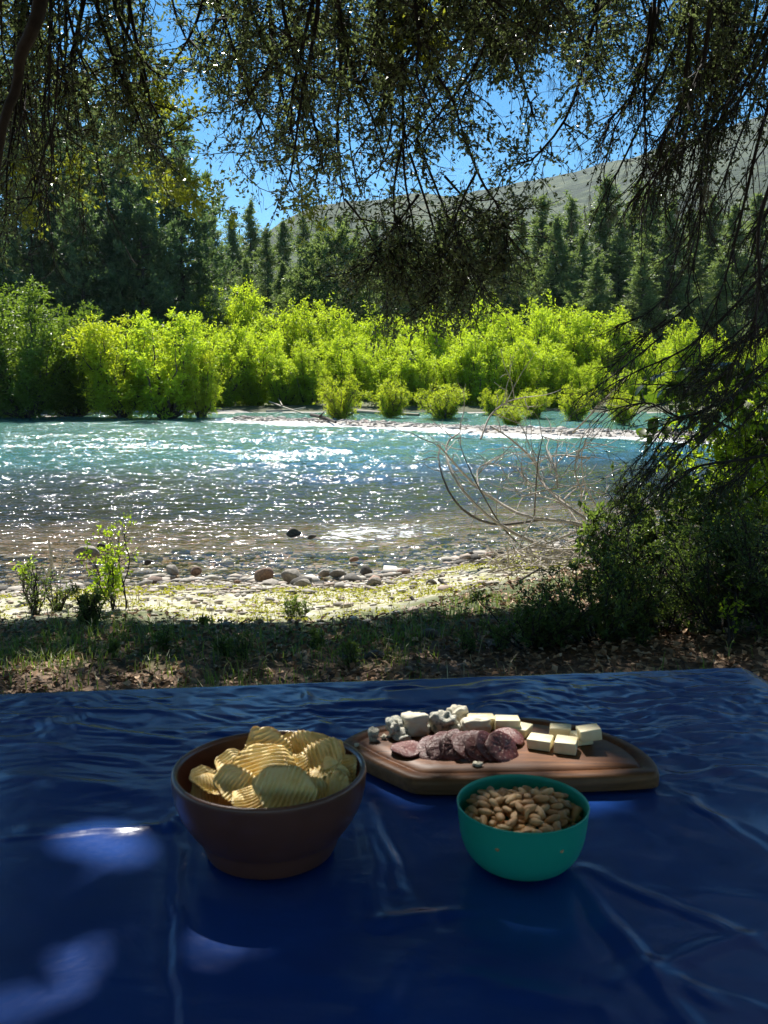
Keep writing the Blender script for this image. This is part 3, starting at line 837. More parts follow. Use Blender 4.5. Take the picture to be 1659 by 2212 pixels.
hi = lambda q: (proj(q + RT)[1] < 420 + 120 * rng.normal(size=len(q)))
g = Geo()
V, q, t_ = leaves(sb, 9000, (.018, .032), .5, .4, .7, (0, 0, -.1), (.1, 1), .008, keep=hi); g.add(V, q, tint=t_)
V, q, t_ = leaves(sb, 2500, (.016, .030), .4, .4, .7, (0, 0, -.1), (.1, 1), .008); g.add(V, q, tint=t_)
tag(link('leaves', g.mesh('leaves', M_CANOPY_D), rtree), kind='stuff')
# upper leafy sprays of the right tree
ub = []
for i in range(26):
    u = rng.uniform(1220, 1780); ub.append(hang(u, u + rng.normal() * 60, rng.uniform(60, 300), rng.uniform(5.0, 6.6)))
B = rel(resample(ub, 12), RT)
build_tree(rtree, 'leaves', B, .01, .003, 420, 2500, 13000, M_CANOPY)
# fine dark brushy ends
bru = []
for i in range(26):
    u = rng.uniform(1430, 1760); v = rng.uniform(560, 1020); L_ = rng.uniform(90, 220)
    a_ = rng.uniform(.9, 2.3)
    y = rng.uniform(4.8, 5.8)
    bru.append(bough_px([(u, v, y), (u - L_ * .5 * math.sin(a_), v + L_ * .4, y), (u - L_ * math.sin(a_), v + L_ * (.55 + .3 * rng.random()), y)]))
for (u, v) in ((1360, 960), (1350, 1000), (1390, 980), (1340, 1030), (1380, 1040)):
    y = 5.4
    bru.append(bough_px([(u + 90, v - 60, y), (u + 40, v + 10, y), (u - 20, v + 70, y)]))
B = rel(resample(bru, 10), RT)
tw = spawn(B, 1300, (.1, 1), (.08, .22), 5, .7, .45, (-.1, 0, -.35), .15, (0, 0, -.05))
g = Geo()
V, q, t_ = leaves(tw, 4500, (.02, .045), .16, .6, .5, (0, 0, -.2), (.1, 1), .004); g.add(V, q, tint=t_)
w = Geo().add(*tubes(B, taper(len(B), 10, .006, .002), 4)).add(*tubes(tw, taper(len(tw), 5, .002, .0009), 3))
tag(link('brush_twigs', w.mesh('brush_twigs', M_TWIG), rtree), kind='stuff')
tag(link('needle_tufts', g.mesh('needle_tufts', M_CANOPY_D), rtree), kind='stuff')
# lichen wisps
M_LICHEN = noisy_mat('grey_lichen', (.20, .19, .13), (.34, .33, .25), 40, .95)
lw = np.stack([at(rng.uniform(1180, 1560, 34), rng.uniform(80, 470, 34), rng.uniform(4.9, 5.8, 34))], 0)[0] - RT
P = np.stack([lw, lw + A(.0, 0, -.03), lw + A(.008, 0, -.07), lw + A(.0, 0, -.11)], 1)
st = spawn(P, 500, (0, .9), (.03, .10), 4, .6, .35, (0, 0, -.6), .25, (0, 0, -.2))
tag(link('lichen', Geo().add(*tubes(st, taper(len(st), 4, .0012, .0006), 3)).mesh('lichen', M_LICHEN), rtree), kind='stuff')

# ------------------------------------------------------------------ shrubs and plants on the near bank
def ground_hit(u, v):
    y = np.linspace(1.5, 14, 2500)
    p = at(np.full_like(y, u), np.full_like(y, v), y)
    i = np.argmax(p[:, 2] <= terrain(p[:, 0], y))
    return p[i]

M_FIG = leaf_mat('broad_dark_leaf', (.035, .06, .012), (.05, .085, .018), (.08, .13, .02), (.14, .25, .012), .30, rough=.4, objvar=.25)
M_SHRUB = leaf_mat('dark_shrub_leaf', (.035, .055, .022), (.065, .098, .034), (.12, .155, .05), (.2, .3, .04), .38, rough=.4, objvar=.0)  # dark green leaf of the bank bushes and weeds
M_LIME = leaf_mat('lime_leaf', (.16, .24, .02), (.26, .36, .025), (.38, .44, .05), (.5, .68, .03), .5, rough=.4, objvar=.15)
M_DEAD = bark_mat('bleached_dead_wood', (.24, .20, .16), (.55, .49, .42), 40, .8, .3)

def shrub(name, label, cat, base, H, Wd, stems, twigs, nleaf, mat, L=(.02, .035), wr=.5, wood=None, lean=(0, 0, 0), group=None, up=.25, r=.006, low=.12, subs=None):
    o = thing(name, label, cat, tuple(base), group=group)
    a = rng.uniform(0, 6.28, stems); rr = np.sqrt(rng.uniform(.02, 1, stems)) * Wd / 2
    f = np.linspace(0, 1, 8)[None]
    hh = H * rng.uniform(.6, 1.0, stems)[:, None]
    S = np.stack([np.cos(a)[:, None] * rr[:, None] * f ** .8, np.sin(a)[:, None] * rr[:, None] * f ** .8, hh * f - .03], -1)
    S = S + A(*lean) * (f ** 1.5)[..., None]
    S[:, 1:] += rng.normal(size=(stems, 7, 3)) * .02 * H
    tw = spawn(S, twigs, (low, 1), (.12 * H, .32 * H), 5, .5, .6, (0, 0, up), .2, (0, 0, -.02))
    sb = spawn(tw, subs or twigs * 2, (.1, 1), (.05 * H, .13 * H), 3, .6, .6, (0, 0, .1), .2, (0, 0, 0))
    w = Geo().add(*tubes(S, taper(stems, 8, r, r * .3), 5)).add(*tubes(tw, taper(len(tw), 5, r * .4, r * .15), 3)).add(*tubes(sb, taper(len(sb), 3, r * .2, r * .1), 3))
    link('stems', w.mesh('stems', wood or M_TWIG), o)
    if nleaf:
        g = Geo()
        V, q, t = leaves(sb, int(nleaf * .75), L, wr, .5, .6, (0, 0, .05), (.1, 1), .004); g.add(V, q, tint=t)
        V, q, t = leaves(tw, int(nleaf * .25), L, wr, .5, .6, (0, 0, .05), (.2, 1), .004); g.add(V, q, tint=t)
        tag(link('leaves', g.mesh('leaves', mat), o), kind='stuff')
    return o

# undergrowth on the right
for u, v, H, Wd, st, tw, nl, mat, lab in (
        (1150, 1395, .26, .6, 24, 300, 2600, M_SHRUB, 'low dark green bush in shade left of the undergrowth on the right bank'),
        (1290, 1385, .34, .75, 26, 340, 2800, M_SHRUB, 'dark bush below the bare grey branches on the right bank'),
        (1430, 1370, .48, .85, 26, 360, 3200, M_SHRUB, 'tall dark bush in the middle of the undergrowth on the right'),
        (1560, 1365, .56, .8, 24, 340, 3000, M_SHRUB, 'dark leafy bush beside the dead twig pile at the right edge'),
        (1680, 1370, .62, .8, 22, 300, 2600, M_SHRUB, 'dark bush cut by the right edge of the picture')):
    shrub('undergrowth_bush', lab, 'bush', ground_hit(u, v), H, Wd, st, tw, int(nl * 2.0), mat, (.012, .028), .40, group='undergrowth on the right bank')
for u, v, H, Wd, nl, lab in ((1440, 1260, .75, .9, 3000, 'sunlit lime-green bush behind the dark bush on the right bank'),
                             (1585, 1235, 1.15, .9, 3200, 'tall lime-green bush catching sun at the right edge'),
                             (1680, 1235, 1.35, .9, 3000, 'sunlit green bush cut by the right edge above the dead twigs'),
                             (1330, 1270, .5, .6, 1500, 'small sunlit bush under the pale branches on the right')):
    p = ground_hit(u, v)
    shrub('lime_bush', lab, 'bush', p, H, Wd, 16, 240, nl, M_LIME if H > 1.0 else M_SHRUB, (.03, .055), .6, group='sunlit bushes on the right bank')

# broad leaved sapling: every leaf its own piece
def broad_leaf_mesh(name, mat, lobed):
    nx = 5
    t = np.linspace(0, 1, 9)
    w = np.sin(np.pi * t ** .8) ** .8 * (.42 + (.08 * np.sin(t * 19) if lobed else 0))
    V, Q = [], []
    for i, (tt, ww) in enumerate(zip(t, w)):
        for s in (-1, 0, 1):
            V.append((s * ww, tt, -.25 * tt * tt + abs(s) * .10 * ww * 2))
    for i in range(8):
        for j in range(2):
            a = i * 3 + j
            Q.append((a, a + 1, a + 4, a + 3))
    return np_mesh(name, V, Q, None, True, mat, {'tint': np.full(27, .5)})
fig_leaf = [broad_leaf_mesh('leaf', M_FIG, i) for i in (0, 1)]
base = A(3.55, 6.55, float(terrain(3.55, 6.55)))
fig = thing('broadleaf_sapling', 'broad dark-leaved sapling hanging into the view above the right undergrowth', 'sapling', tuple(base))
fb = [p_ - base for p_ in (
    np.vstack([base, bough_px([(1760, 1150, 6.3), (1660, 960, 6.0), (1580, 870, 5.9), (1500, 840, 5.8), (1420, 830, 5.8)])]),
    np.vstack([base, bough_px([(1760, 1180, 6.2), (1680, 1040, 6.0), (1600, 940, 5.9), (1500, 900, 5.8), (1400, 930, 5.8)])]),
    np.vstack([base, bough_px([(1780, 1100, 6.2), (1700, 900, 6.0), (1620, 820, 5.9), (1550, 800, 5.9), (1480, 800, 5.9)])]),
    np.vstack([base, bough_px([(1800, 1200, 6.2), (1740, 1080, 6.0), (1680, 1000, 5.9), (1640, 960, 5.9), (1600, 980, 5.9)])]))]
B = resample(fb, 18)
for b in B:
    link('stem', Geo().add(*tubes(b[None], taper(1, 18, .018, .004), 6)).mesh('stem', M_TWIG, True), fig)
tw = spawn(B, 90, (.5, 1), (.10, .28), 5, .5, .6, (0, 0, .05), .2, (0, 0, -.05))
link('twigs', Geo().add(*tubes(tw, taper(len(tw), 5, .004, .002), 4)).mesh('twigs', M_TWIG), fig)
for i in range(240):
    pth = tw if i % 4 else B
    p, d = sample(pth, rng.integers(0, len(pth), 1), np.array([rng.uniform(.5 if pth is B else .2, 1)]))
    d = Vector(unit(d[0] * .5 + rng.normal(size=3) * .55 + A(0, 0, -.25)))
    L_ = rng.uniform(.06, .125)
    o = link('leaf', fig_leaf[i % 2], fig, tuple(p[0]), d.to_track_quat('Y', 'Z').to_euler(), (L_ * rng.uniform(.8, 1.1), L_, L_))

# bare grey branches over the water, right of the middle
def z5(*q): return [(603 + x * .463, 795.5 + y * .463, d) for x, y, d in q]
dead = thing('dead_shrub', 'bleached leafless shrub with long curving branches reaching over the water', 'dead shrub', tuple(at(1335, 1200, 7.6)))
DO = at(1335, 1200, 7.6)
dp = [bough_px(z5(*[(x, y, 7.6 + .25 * math.sin(i * 2.1 + j)) for j, (x, y) in enumerate(q)])) - DO for i, q in enumerate((
    [(1580, 860), (1400, 735), (1250, 705), (1040, 730), (900, 690), (800, 590), (745, 440), (752, 360)],
    [(1560, 880), (1240, 830), (1010, 715), (850, 560), (785, 430), (788, 345), (845, 300)],
    [(1560, 790), (1400, 725), (1150, 690), (1000, 610), (930, 560), (850, 480), (780, 400), (740, 355)],
    [(930, 560), (925, 480), (960, 448), (1010, 448), (1055, 468)],
    [(1190, 705), (1198, 560), (1210, 420), (1232, 310)],
    [(1570, 790), (1390, 675), (1280, 590), (1220, 520), (1185, 430), (1080, 330), (985, 270)],
    [(1400, 730), (1330, 640), (1230, 600), (1120, 595)],
    [(1230, 550), (1165, 530), (1110, 470)],
    [(1450, 420), (1380, 412), (1300, 405), (1220, 430)],
    [(940, 330), (985, 222), (1060, 160), (1152, 132)],
    [(1200, 900), (1050, 750), (950, 590), (880, 450), (835, 330)],
    [(1570, 800), (1440, 750), (1240, 820), (1060, 856)],
    [(1590, 830), (1480, 640), (1430, 560), (1410, 420), (1430, 330)],
    [(1400, 670), (1410, 580), (1380, 480), (1390, 380)],
    [(1130, 600), (1280, 560), (1440, 540)],
    [(1320, 620), (1400, 560), (1520, 590)],
    [(1370, 300), (1440, 230), (1500, 150)],
    [(1300, 560), (1290, 470), (1250, 380), (1260, 330)]))]
B = resample(dp, 20)
for i, b in enumerate(B):
    r = .017 if i in (0, 1, 2, 5, 11) else .009
    link('branch', Geo().add(*tubes(b[None], taper(1, 20, r, r * .35), 6)).mesh('branch', M_TWIG_L if i in (0, 4, 10) else M_DEAD, True), dead)
tw = spawn(B, 150, (.15, 1), (.12, .5), 6, .5, .5, (0, 0, .15), .2, (0, 0, 0))
sb = spawn(tw, 160, (.2, 1), (.06, .2), 4, .5, .6, (0, 0, .1), .2, (0, 0, 0))
tag(link('twigs', Geo().add(*tubes(tw, taper(len(tw), 6, .0045, .002), 4)).add(*tubes(sb, taper(len(sb), 4, .0022, .0012), 3)).mesh('twigs', M_DEAD), dead), kind='stuff')
# dead twig piles
def twig_pile(label, u0, u1, v0, v1, y0, y1, n, L=(.4, 1.2), base=None):
    o = thing('dead_twig_pile', label, 'dead twigs', tuple(base))
    p = at(rng.uniform(u0, u1, n), rng.uniform(v0, v1, n), rng.uniform(y0, y1, n)) - base
    p[:, 2] = np.maximum(p[:, 2], terrain(p[:, 0] + base[0], p[:, 1] + base[1]) - base[2] + .02)
    d = unit(np.stack([rng.normal(size=n), rng.normal(size=n) * .5, rng.normal(size=n) * .35], -1))
    l = rng.uniform(*L, n)
    f = np.linspace(-.5, .5, 6)
    P = p[:, None] + d[:, None] * f[None, :, None] * l[:, None, None] + rng.normal(size=(n, 6, 3)) * .012
    sb = spawn(P, n * 2, (.1, .9), (.1, .35), 4, .6, .5, (0, 0, 0), .2, (0, 0, 0))
    tag(link('twigs', Geo().add(*tubes(P, taper(n, 6, .007, .003), 4)).add(*tubes(sb, taper(len(sb), 4, .003, .0015), 3)).mesh('twigs', M_DEAD), o), kind='stuff')
twig_pile('tangle of pale dead twigs between the right bushes at the picture edge', 1520, 1720, 1120, 1300, 5.4, 6.4, 80, base=ground_hit(1620, 1330))
twig_pile('heap of grey dead twigs under the curving bare branches', 1090, 1420, 1170, 1290, 6.2, 7.6, 110, (.25, .8), base=ground_hit(1260, 1290))
# dark fallen branch in front of the undergrowth
fo = ground_hit(1060, 1330)
fall = thing('fallen_branch', 'dark forked fallen branch lying in front of the undergrowth on the right', 'branch', tuple(fo))
for q in ([(888, 1290, 5.6), (915, 1318, 5.5), (975, 1340, 5.45)], [(948, 1252, 6.2), (985, 1282, 6.0), (1030, 1332, 5.6)], [(1030, 1332, 5.6), (1100, 1270, 5.8), (1170, 1225, 6.1)],
          [(1040, 1295, 5.8), (1110, 1300, 5.7), (1190, 1310, 5.5)]):
    b = resample([bough_px(q) - fo], 12)
    link('limb', Geo().add(*tubes(b, taper(1, 12, .012, .005), 6)).mesh('limb', M_TWIG, True), fall)
# left: lime sapling, dark small bush, thin plants and dry stalks
p = ground_hit(245, 1318)
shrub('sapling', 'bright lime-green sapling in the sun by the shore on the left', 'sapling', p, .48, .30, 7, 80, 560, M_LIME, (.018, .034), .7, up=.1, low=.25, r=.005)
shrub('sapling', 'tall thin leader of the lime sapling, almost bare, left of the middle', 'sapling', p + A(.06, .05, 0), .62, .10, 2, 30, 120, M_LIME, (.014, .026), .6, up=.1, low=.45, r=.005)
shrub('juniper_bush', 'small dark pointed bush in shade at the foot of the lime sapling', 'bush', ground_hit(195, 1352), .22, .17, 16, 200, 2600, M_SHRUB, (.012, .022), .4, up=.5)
shrub('weed', 'thin dark weed with sparse leaves at the left edge of the shore', 'weed', ground_hit(75, 1330), .32, .28, 8, 80, 330, M_SHRUB, (.014, .028), .4, up=.3)
shrub('weed', 'pale green sprig rising above the dry stalks on the left shore', 'weed', ground_hit(60, 1300), .32, .08, 4, 40, 160, M_LIME, (.02, .035), .4, up=.4, low=.6)
shrub('weed', 'grey-green weed between the dry stalks and the lime sapling', 'weed', ground_hit(120, 1320), .2, .22, 10, 90, 400, M_SHRUB, (.012, .024), .35, up=.4)
so = ground_hit(105, 1245)
stalks = thing('dry_stalks', 'dry brown broken stalks standing on the left shore', 'stalks', tuple(so))
for q in ([(102, 1245, 7.2), (112, 1215, 7.2), (108, 1185, 7.2), (106, 1168, 7.2)], [(128, 1245, 7.2), (136, 1215, 7.2), (140, 1192, 7.2)], [(135, 1240, 7.2), (150, 1215, 7.1), (168, 1196, 7.1)],
          [(100, 1240, 7.2), (92, 1222, 7.2)]):
    b = resample([bough_px(q) - so], 8)
    link('stalk', Geo().add(*tubes(b, taper(1, 8, .016 if q[0][0] == 102 else .007, .006), 5)).mesh('stalk', M_DEAD, True), stalks)
for i, (u, v, H, lab) in enumerate(((625, 1334, .22, 'dark upright weed standing against the sunlit pebbles, left one of the pair'),
                                    (656, 1334, .25, 'dark upright weed standing against the sunlit pebbles, right one of the pair'),
                                    (438, 1348, .13, 'tiny dark weed on the shade line left of the middle'),
                                    (520, 1425, .26, 'leafy weed in the shaded grass left of the middle'),
                                    (490, 1420, .2, 'small herb in the shaded grass above the table edge'),
                                    (760, 1440, .24, 'green herb beside the half-buried stone above the table edge'),
                                    (355, 1400, .2, 'low dark herb in the shade on the left bank'),
                                    (1010, 1410, .24, 'leafy herb beside the dark stone above the cheese board'),
                                    (1085, 1405, .3, 'dark leafy weed at the left foot of the undergrowth'),
                                    (1380, 1395, .22, 'short weed in front of the undergrowth on the right'),
                                    (690, 1400, .18, 'low weed in the middle of the shaded bank'),
                                    (250, 1415, .16, 'small weed in the leaf litter on the left bank'))):
    shrub('weed', lab, 'weed', ground_hit(u, v), H * .62, H * .5, 8, 60, 360, M_SHRUB, (.012, .026), .4, up=.45, group='weeds on the near bank', r=.003)
p = ground_hit(1565, 1372)
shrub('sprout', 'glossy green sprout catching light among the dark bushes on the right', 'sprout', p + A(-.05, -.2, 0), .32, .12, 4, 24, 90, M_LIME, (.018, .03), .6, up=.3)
# ------------------------------------------------------------------ stones
def stone_material(name, a, b, c_):
    k = NT(name)
    o = k.obj(); r = k.rand()
    n = k.noise(o, 4, 6, .7)
    col = k.ramp(n, [(.3, a), (.55, b), (.75, c_)])
    v = k.math('MULTIPLY_ADD', r, .7, .62)
    col = k.mix(1.0, col, k.n('CombineColor', None, Red=v, Green=v, Blue=k.math('MULTIPLY', v, .95)), 'MULTIPLY')
    return k.done(k.n('BsdfPrincipled', None, Base_Color=col, Roughness=.8, Normal=k.bump(k.noise(o, 12, 5, .7), .35, .05)))
M_STONE = stone_material('river_stone', (.18, .16, .14), (.30, .27, .24), (.42, .39, .35))
M_STONE_D = stone_material('dark_stone', (.05, .045, .04), (.09, .08, .07), (.15, .135, .12))
M_STONE_R = stone_material('reddish_stone', (.16, .10, .075), (.26, .17, .13), (.36, .28, .23))

def ico(sub):
    bm = bmesh.new(); bmesh.ops.create_icosphere(bm, subdivisions=sub, radius=1)
    V = np.array([v.co[:] for v in bm.verts]); F = np.array([[v.index for v in f.verts] for f in bm.faces]); bm.free()
    return V, F
def lump(V, seed, amp, flat=.65):
    r_ = np.random.default_rng(seed)
    n = np.zeros(len(V))
    for k_ in range(7):
        d = unit(r_.normal(size=3)); n += amp * r_.uniform(.5, 1) * np.sin(V @ d * r_.uniform(1.2, 3.2) + r_.uniform(0, 6))
    for k_ in range(10):                        # worn facets
        d = unit(r_.normal(size=3)); c_ = r_.uniform(.55, .85)
        over = np.maximum(V @ d - c_, 0); V = V - over[:, None] * d * .8
    return V * (1 + n[:, None] * .5) * A(1, .8, flat)
I1, F1 = ico(2); I2, F2 = ico(3); I0, F0 = ico(1)
big_stone = [np_mesh('boulder', lump(I2, 20 + i, .14, .6), None, F2, True, m) for i, m in enumerate((M_STONE, M_STONE_R, M_STONE_D, M_STONE))]
small_stone = [np_mesh('stone', lump(I0 if i > 9 else I0, 40 + i, .2, .62), None, F0, True, (M_STONE, M_STONE, M_STONE_R, M_STONE_D, M_STONE)[i % 5]) for i in range(10)]

def water_or_ground(u, v):
    p = ground_hit(u, v); q = on(u, v, WATER)
    return q if q[1] < p[1] else p
for u, v, w, h, mi, lab in (
        (188, 1203, 58, .55, 0, 'large pale rounded boulder in the shallow water on the left'),
        (217, 1188, 26, .7, 2, 'dark stone touching the pale boulder in the shallows'),
        (632, 1153, 34, .55, 2, 'dark wet rock breaking the river surface left of the middle'),
        (672, 1166, 22, .5, 2, 'low wet stone in the white water behind the dark rock'),
        (373, 1243, 38, .8, 0, 'rounded grey stone at the waterline right of the lime sapling'),
        (421, 1243, 28, .8, 1, 'small brown stone at the waterline beside the rounded grey one'),
        (318, 1222, 20, .7, 2, 'dark stone in the shallows just right of the lime sapling'),
        (566, 1255, 48, .8, 1, 'large brown stone at the waterline in the middle'),
        (632, 1255, 52, .7, 0, 'long grey stone at the waterline right of the large brown one'),
        (656, 1268, 42, .8, 0, 'pale rounded stone in front of the long grey stone'),
        (701, 1247, 28, .8, 0, 'grey stone on the waterline in the middle'),
        (731, 1248, 38, .6, 0, 'flat pale stone on the waterline right of the middle'),
        (790, 1241, 32, .8, 2, 'dark stone on the waterline right of the middle'),
        (811, 1264, 36, .9, 0, 'rounded grey stone above the thin driftwood stick'),
        (763, 1216, 24, .5, 1, 'reddish stone lying in the clear shallows'),
        (1035, 1222, 30, .7, 0, 'pale stone in the shore pile left of the curving branches'),
        (1058, 1206, 34, .8, 1, 'reddish boulder in the shore pile under the curving branches'),
        (1077, 1203, 34, .9, 2, 'dark boulder in the shore pile under the curving branches'),
        (1015, 1208, 24, .8, 2, 'small dark stone in the shore pile at the waterline'),
        (1090, 1215, 24, .9, 0, 'white rounded stone beside the dark boulder in the shore pile'),
        (930, 1262, 26, .8, 2, 'dark rounded stone on the pebbles behind the fallen branch'),
        (926, 1380, 62, .65, 2, 'dark smooth stone in the shaded grass above the cheese board'),
        (806, 1424, 56, .6, 2, 'half-buried grey stone in the shade right of the middle'),
        (884, 1446, 20, .7, 0, 'small pale stone in the litter above the table edge'),
        (1010, 1402, 22, .6, 0, 'small grey stone among the pebbles below the shaded grass'),
        (1000, 1440, 26, .5, 0, 'flat pale stone in the sunlit litter above the table edge')):
    p = water_or_ground(u, v)
    s = w / FPX * p[1] / 2
    tag(link('boulder', big_stone[mi], None, (p[0], p[1] + s * .3, p[2] + s * h * .18 + (.03 if p[2] < -.58 else 0)), (rng.normal() * .1, rng.normal() * .1, rng.normal() * .4), (s, s, s * h / .6)),
        lab, 'stone', 'stones of the near shore')
# 300 stones of the shore as pieces of the ground, the smaller ones as one mass
cnt = 0
while cnt < 300:
    x = rng.uniform(-4.6, 4.2); t_ = rng.normal(-.45, .55)
    if t_ > .9 or t_ < -2.4: continue
    y = float(shore_y(np.array(x))) + t_
    if abs(x) > .47 * y: continue
    s = min(.12, .031 * math.exp(rng.normal() * .5) * (1.35 if -.7 < t_ < .35 else .85))
    link('stone', small_stone[cnt % 10], ground, (x, y, float(terrain(x, y)) + s * .2), (rng.normal() * .15, rng.normal() * .15, rng.uniform(0, 6.28)), (s * rng.uniform(.9, 1.4), s, s * rng.uniform(.7, 1)))
    cnt += 1
def scatter(bases, pos, size, faces, zs=(.5, .9)):
    """many small lumps joined: bases = list of unit shapes"""
    n = len(pos); V, F, t_ = [], [], []
    off = 0
    pick = rng.integers(0, len(bases), n)
    for b, Vb in enumerate(bases):
        m = pick == b; c_ = m.sum()
        if not c_: continue
        a = rng.uniform(0, 6.28, c_); ca, sa = np.cos(a), np.sin(a)
        W_ = Vb[None] * size[m][:, None, None] * np.stack([rng.uniform(.8, 1.4, c_), np.ones(c_), rng.uniform(*zs, c_)], -1)[:, None]
        Xr = np.stack([W_[..., 0] * ca[:, None] - W_[..., 1] * sa[:, None], W_[..., 0] * sa[:, None] + W_[..., 1] * ca[:, None], W_[..., 2]], -1) + pos[m][:, None]
        V.append(Xr.reshape(-1, 3)); F.append((faces[None] + (np.arange(c_) * len(Vb))[:, None, None]).reshape(-1, 3) + off)
        t_.append(np.repeat(rng.uniform(0, 1, c_), len(Vb))); off += c_ * len(Vb)
    return np.concatenate(V), np.concatenate(F), np.concatenate(t_)
bm = bmesh.new(); bmesh.ops.create_icosphere(bm, subdivisions=1, radius=1)
IV = np.array([v.co[:] for v in bm.verts]); IF = np.array([[v.index for v in f.verts] for f in bm.faces]); bm.free()
k = NT('pebble_material')
col = k.ramp(k.attr('tint'), [(0, (.16, .14, .11)), (.3, (.34, .31, .26)), (.55, (.48, .44, .38)), (.75, (.40, .30, .23)), (1, (.62, .59, .53))])
M_PEB = k.done(k.n('BsdfPrincipled', None, Base_Color=col, Roughness=.85, Normal=k.bump(k.noise(k.pos(), 90, 4), .3, .01)))
shapes = [lump(IV.copy(), 90 + i, .22, .6) for i in range(6)]
n = 11500
x = rng.uniform(-5, 5, n); t_ = np.where(rng.random(n) < .55, rng.normal(-.7, .8, n), rng.uniform(-3.6, 2.0, n))
y = shore_y(x) + t_; m = (t_ < 2.6) & (t_ > -3.6) & (np.abs(x) < .5 * y); x, y, t_ = x[m], y[m], t_[m]
sz = .016 * np.exp(rng.normal(size=len(x)) * .5); sz = np.where(t_ > .1, sz * 1.9, sz)
x2 = rng.uniform(-5.5, 5.5, 1700); y2 = shore_y(x2) + rng.uniform(0, 1, 1700) ** 1.6 * 3.0                # cobbles under the clear shallows
x = np.append(x, x2); y = np.append(y, y2); sz = np.append(np.minimum(sz, .06), np.minimum(.14, .05 * np.exp(rng.normal(size=1700) * .45)))
V, F, tt = scatter(shapes, np.stack([x, y, terrain(x, y) + sz * .25], -1), sz, IF)
tag(link('pebbles', np_mesh('pebbles', V, None, F, True, M_PEB, {'tint': tt}), ground), kind='stuff')
# pale gravel and cobbles on the bar across the river
n = 2600
x = rng.uniform(-8.2, 16, n); e = rng.uniform(-1.2, 4.0, n); y = bar_y(x) + e; z = terrain(x, y); m = z > -.85
x, y, z = x[m], y[m], z[m]
V, F, tt = scatter(shapes, np.stack([x, y, z], -1), np.clip(.07 * np.exp(rng.normal(size=len(x)) * .5), 0, .3), IF)
tag(link('bar_cobbles', np_mesh('bar_cobbles', V, None, F, True, M_PEB, {'tint': tt}), ground), kind='stuff')

# ------------------------------------------------------------------ leaf litter, ground cover, grass
k = NT('dry_leaf')
M_LITTER = k.done(k.n('BsdfPrincipled', None, Base_Color=k.ramp(k.attr('tint'), [(0, (.07, .04, .022)), (.35, (.22, .125, .065)), (.7, (.40, .25, .14)), (1, (.56, .42, .28))]), Roughness=.75))
M_GRASS = leaf_mat('grass_blade', (.06, .10, .022), (.11, .17, .035), (.26, .27, .09), (.25, .36, .04), .35, rough=.5, objvar=.0)
M_COVER = leaf_mat('ground_cover_leaf', (.20, .22, .025), (.34, .34, .035), (.48, .42, .08), (.5, .5, .04), .35, rough=.6, objvar=.0)
def flat_leaves(x, y, L, wr, lift, tiltmax):
    n = len(x); a = rng.uniform(0, 6.28, n)
    d = unit(np.stack([np.cos(a), np.sin(a), rng.normal(size=n) * tiltmax], -1))
    S = unit(np.cross(d, np.stack([rng.normal(size=n) * tiltmax, rng.normal(size=n) * tiltmax, np.ones(n)], -1)))
    up = np.cross(S, d); up *= np.sign(up[:, 2:3] + 1e-9)
    p = np.stack([x, y, terrain(x, y) + lift + np.abs(d[:, 2]) * L * .5], -1); l = L[:, None]
    w = l * wr * .5
    V = np.stack([p - d * l * .5, p + S * w + up * l * .18, p + d * l * .5, p - S * w + up * l * .18], 1)
    return V.reshape(-1, 3), np.arange(n * 4).reshape(n, 4), np.repeat(rng.uniform(0, 1, n), 4)
n = 42000
x = rng.uniform(-4.2, 4.2, n); y = rng.uniform(2.6, 6.6, n)
m = (y - shore_y(x) < -3.2 - rng.exponential(.45, n) * (x < 1.2)); x, y = x[m], y[m]
V, q, tt = flat_leaves(x, y, rng.uniform(.02, .05, len(x)), .6, .006, .35)
tag(link('leaf_litter', np_mesh('leaf_litter', V, q, None, False, M_LITTER, {'tint': tt})), 'brown fallen leaves strewn over the shaded bank', 'leaf litter', kind='stuff')
n = 27000
x = rng.uniform(-4.2, 3.2, n); y = shore_y(x) + rng.uniform(-3.3, -.7, n)
m = fbm(x * 1.6, y * 2.2, 3) > -.05; x, y = x[m], y[m]
V, q, tt = flat_leaves(x, y, rng.uniform(.012, .03, len(x)), .5, .008, .6)
tag(link('ground_cover', np_mesh('ground_cover', V, q, None, False, M_COVER, {'tint': tt})), 'yellow-green creeping plants growing between the sunlit pebbles', 'ground cover', kind='stuff')
def grass(n, xr, tr, dens, H, name, label, mat):
    x = rng.uniform(*xr, n); t_ = rng.uniform(*tr, n); y = shore_y(x) + t_
    m = dens(x, y, t_); x, y = x[m], y[m]; n = len(x)
    a = rng.uniform(0, 6.28, n); h = rng.uniform(*H, n)[:, None] * (0.6 + .6 * np.clip(fbm(x * 2, y * 2, 2), 0, 1))[:, None]
    lean = np.stack([np.cos(a), np.sin(a), 0 * a], -1)
    b = np.stack([x, y, terrain(x, y) - .005], -1)
    s = np.stack([-np.sin(a), np.cos(a), 0 * a], -1) * rng.uniform(.0012, .003, (n, 1))
    m1 = b + lean * h * .18 + A(0, 0, 1) * h * .6; tip = b + lean * h * rng.uniform(.3, .8, (n, 1)) + A(0, 0, 1) * h * rng.uniform(.7, 1, (n, 1))
    V = np.stack([b - s, b + s, m1 + s * .8, m1 - s * .8, tip], 1).reshape(-1, 3)
    i = np.arange(n)[:, None] * 5
    me = np_mesh(name, V, i + A(0, 1, 2, 3).astype(int), i + A(3, 2, 4).astype(int), False, mat, {'tint': np.repeat(rng.uniform(0, 1, n), 5)})
    tag(link(name, me), label, 'grass', kind='stuff')
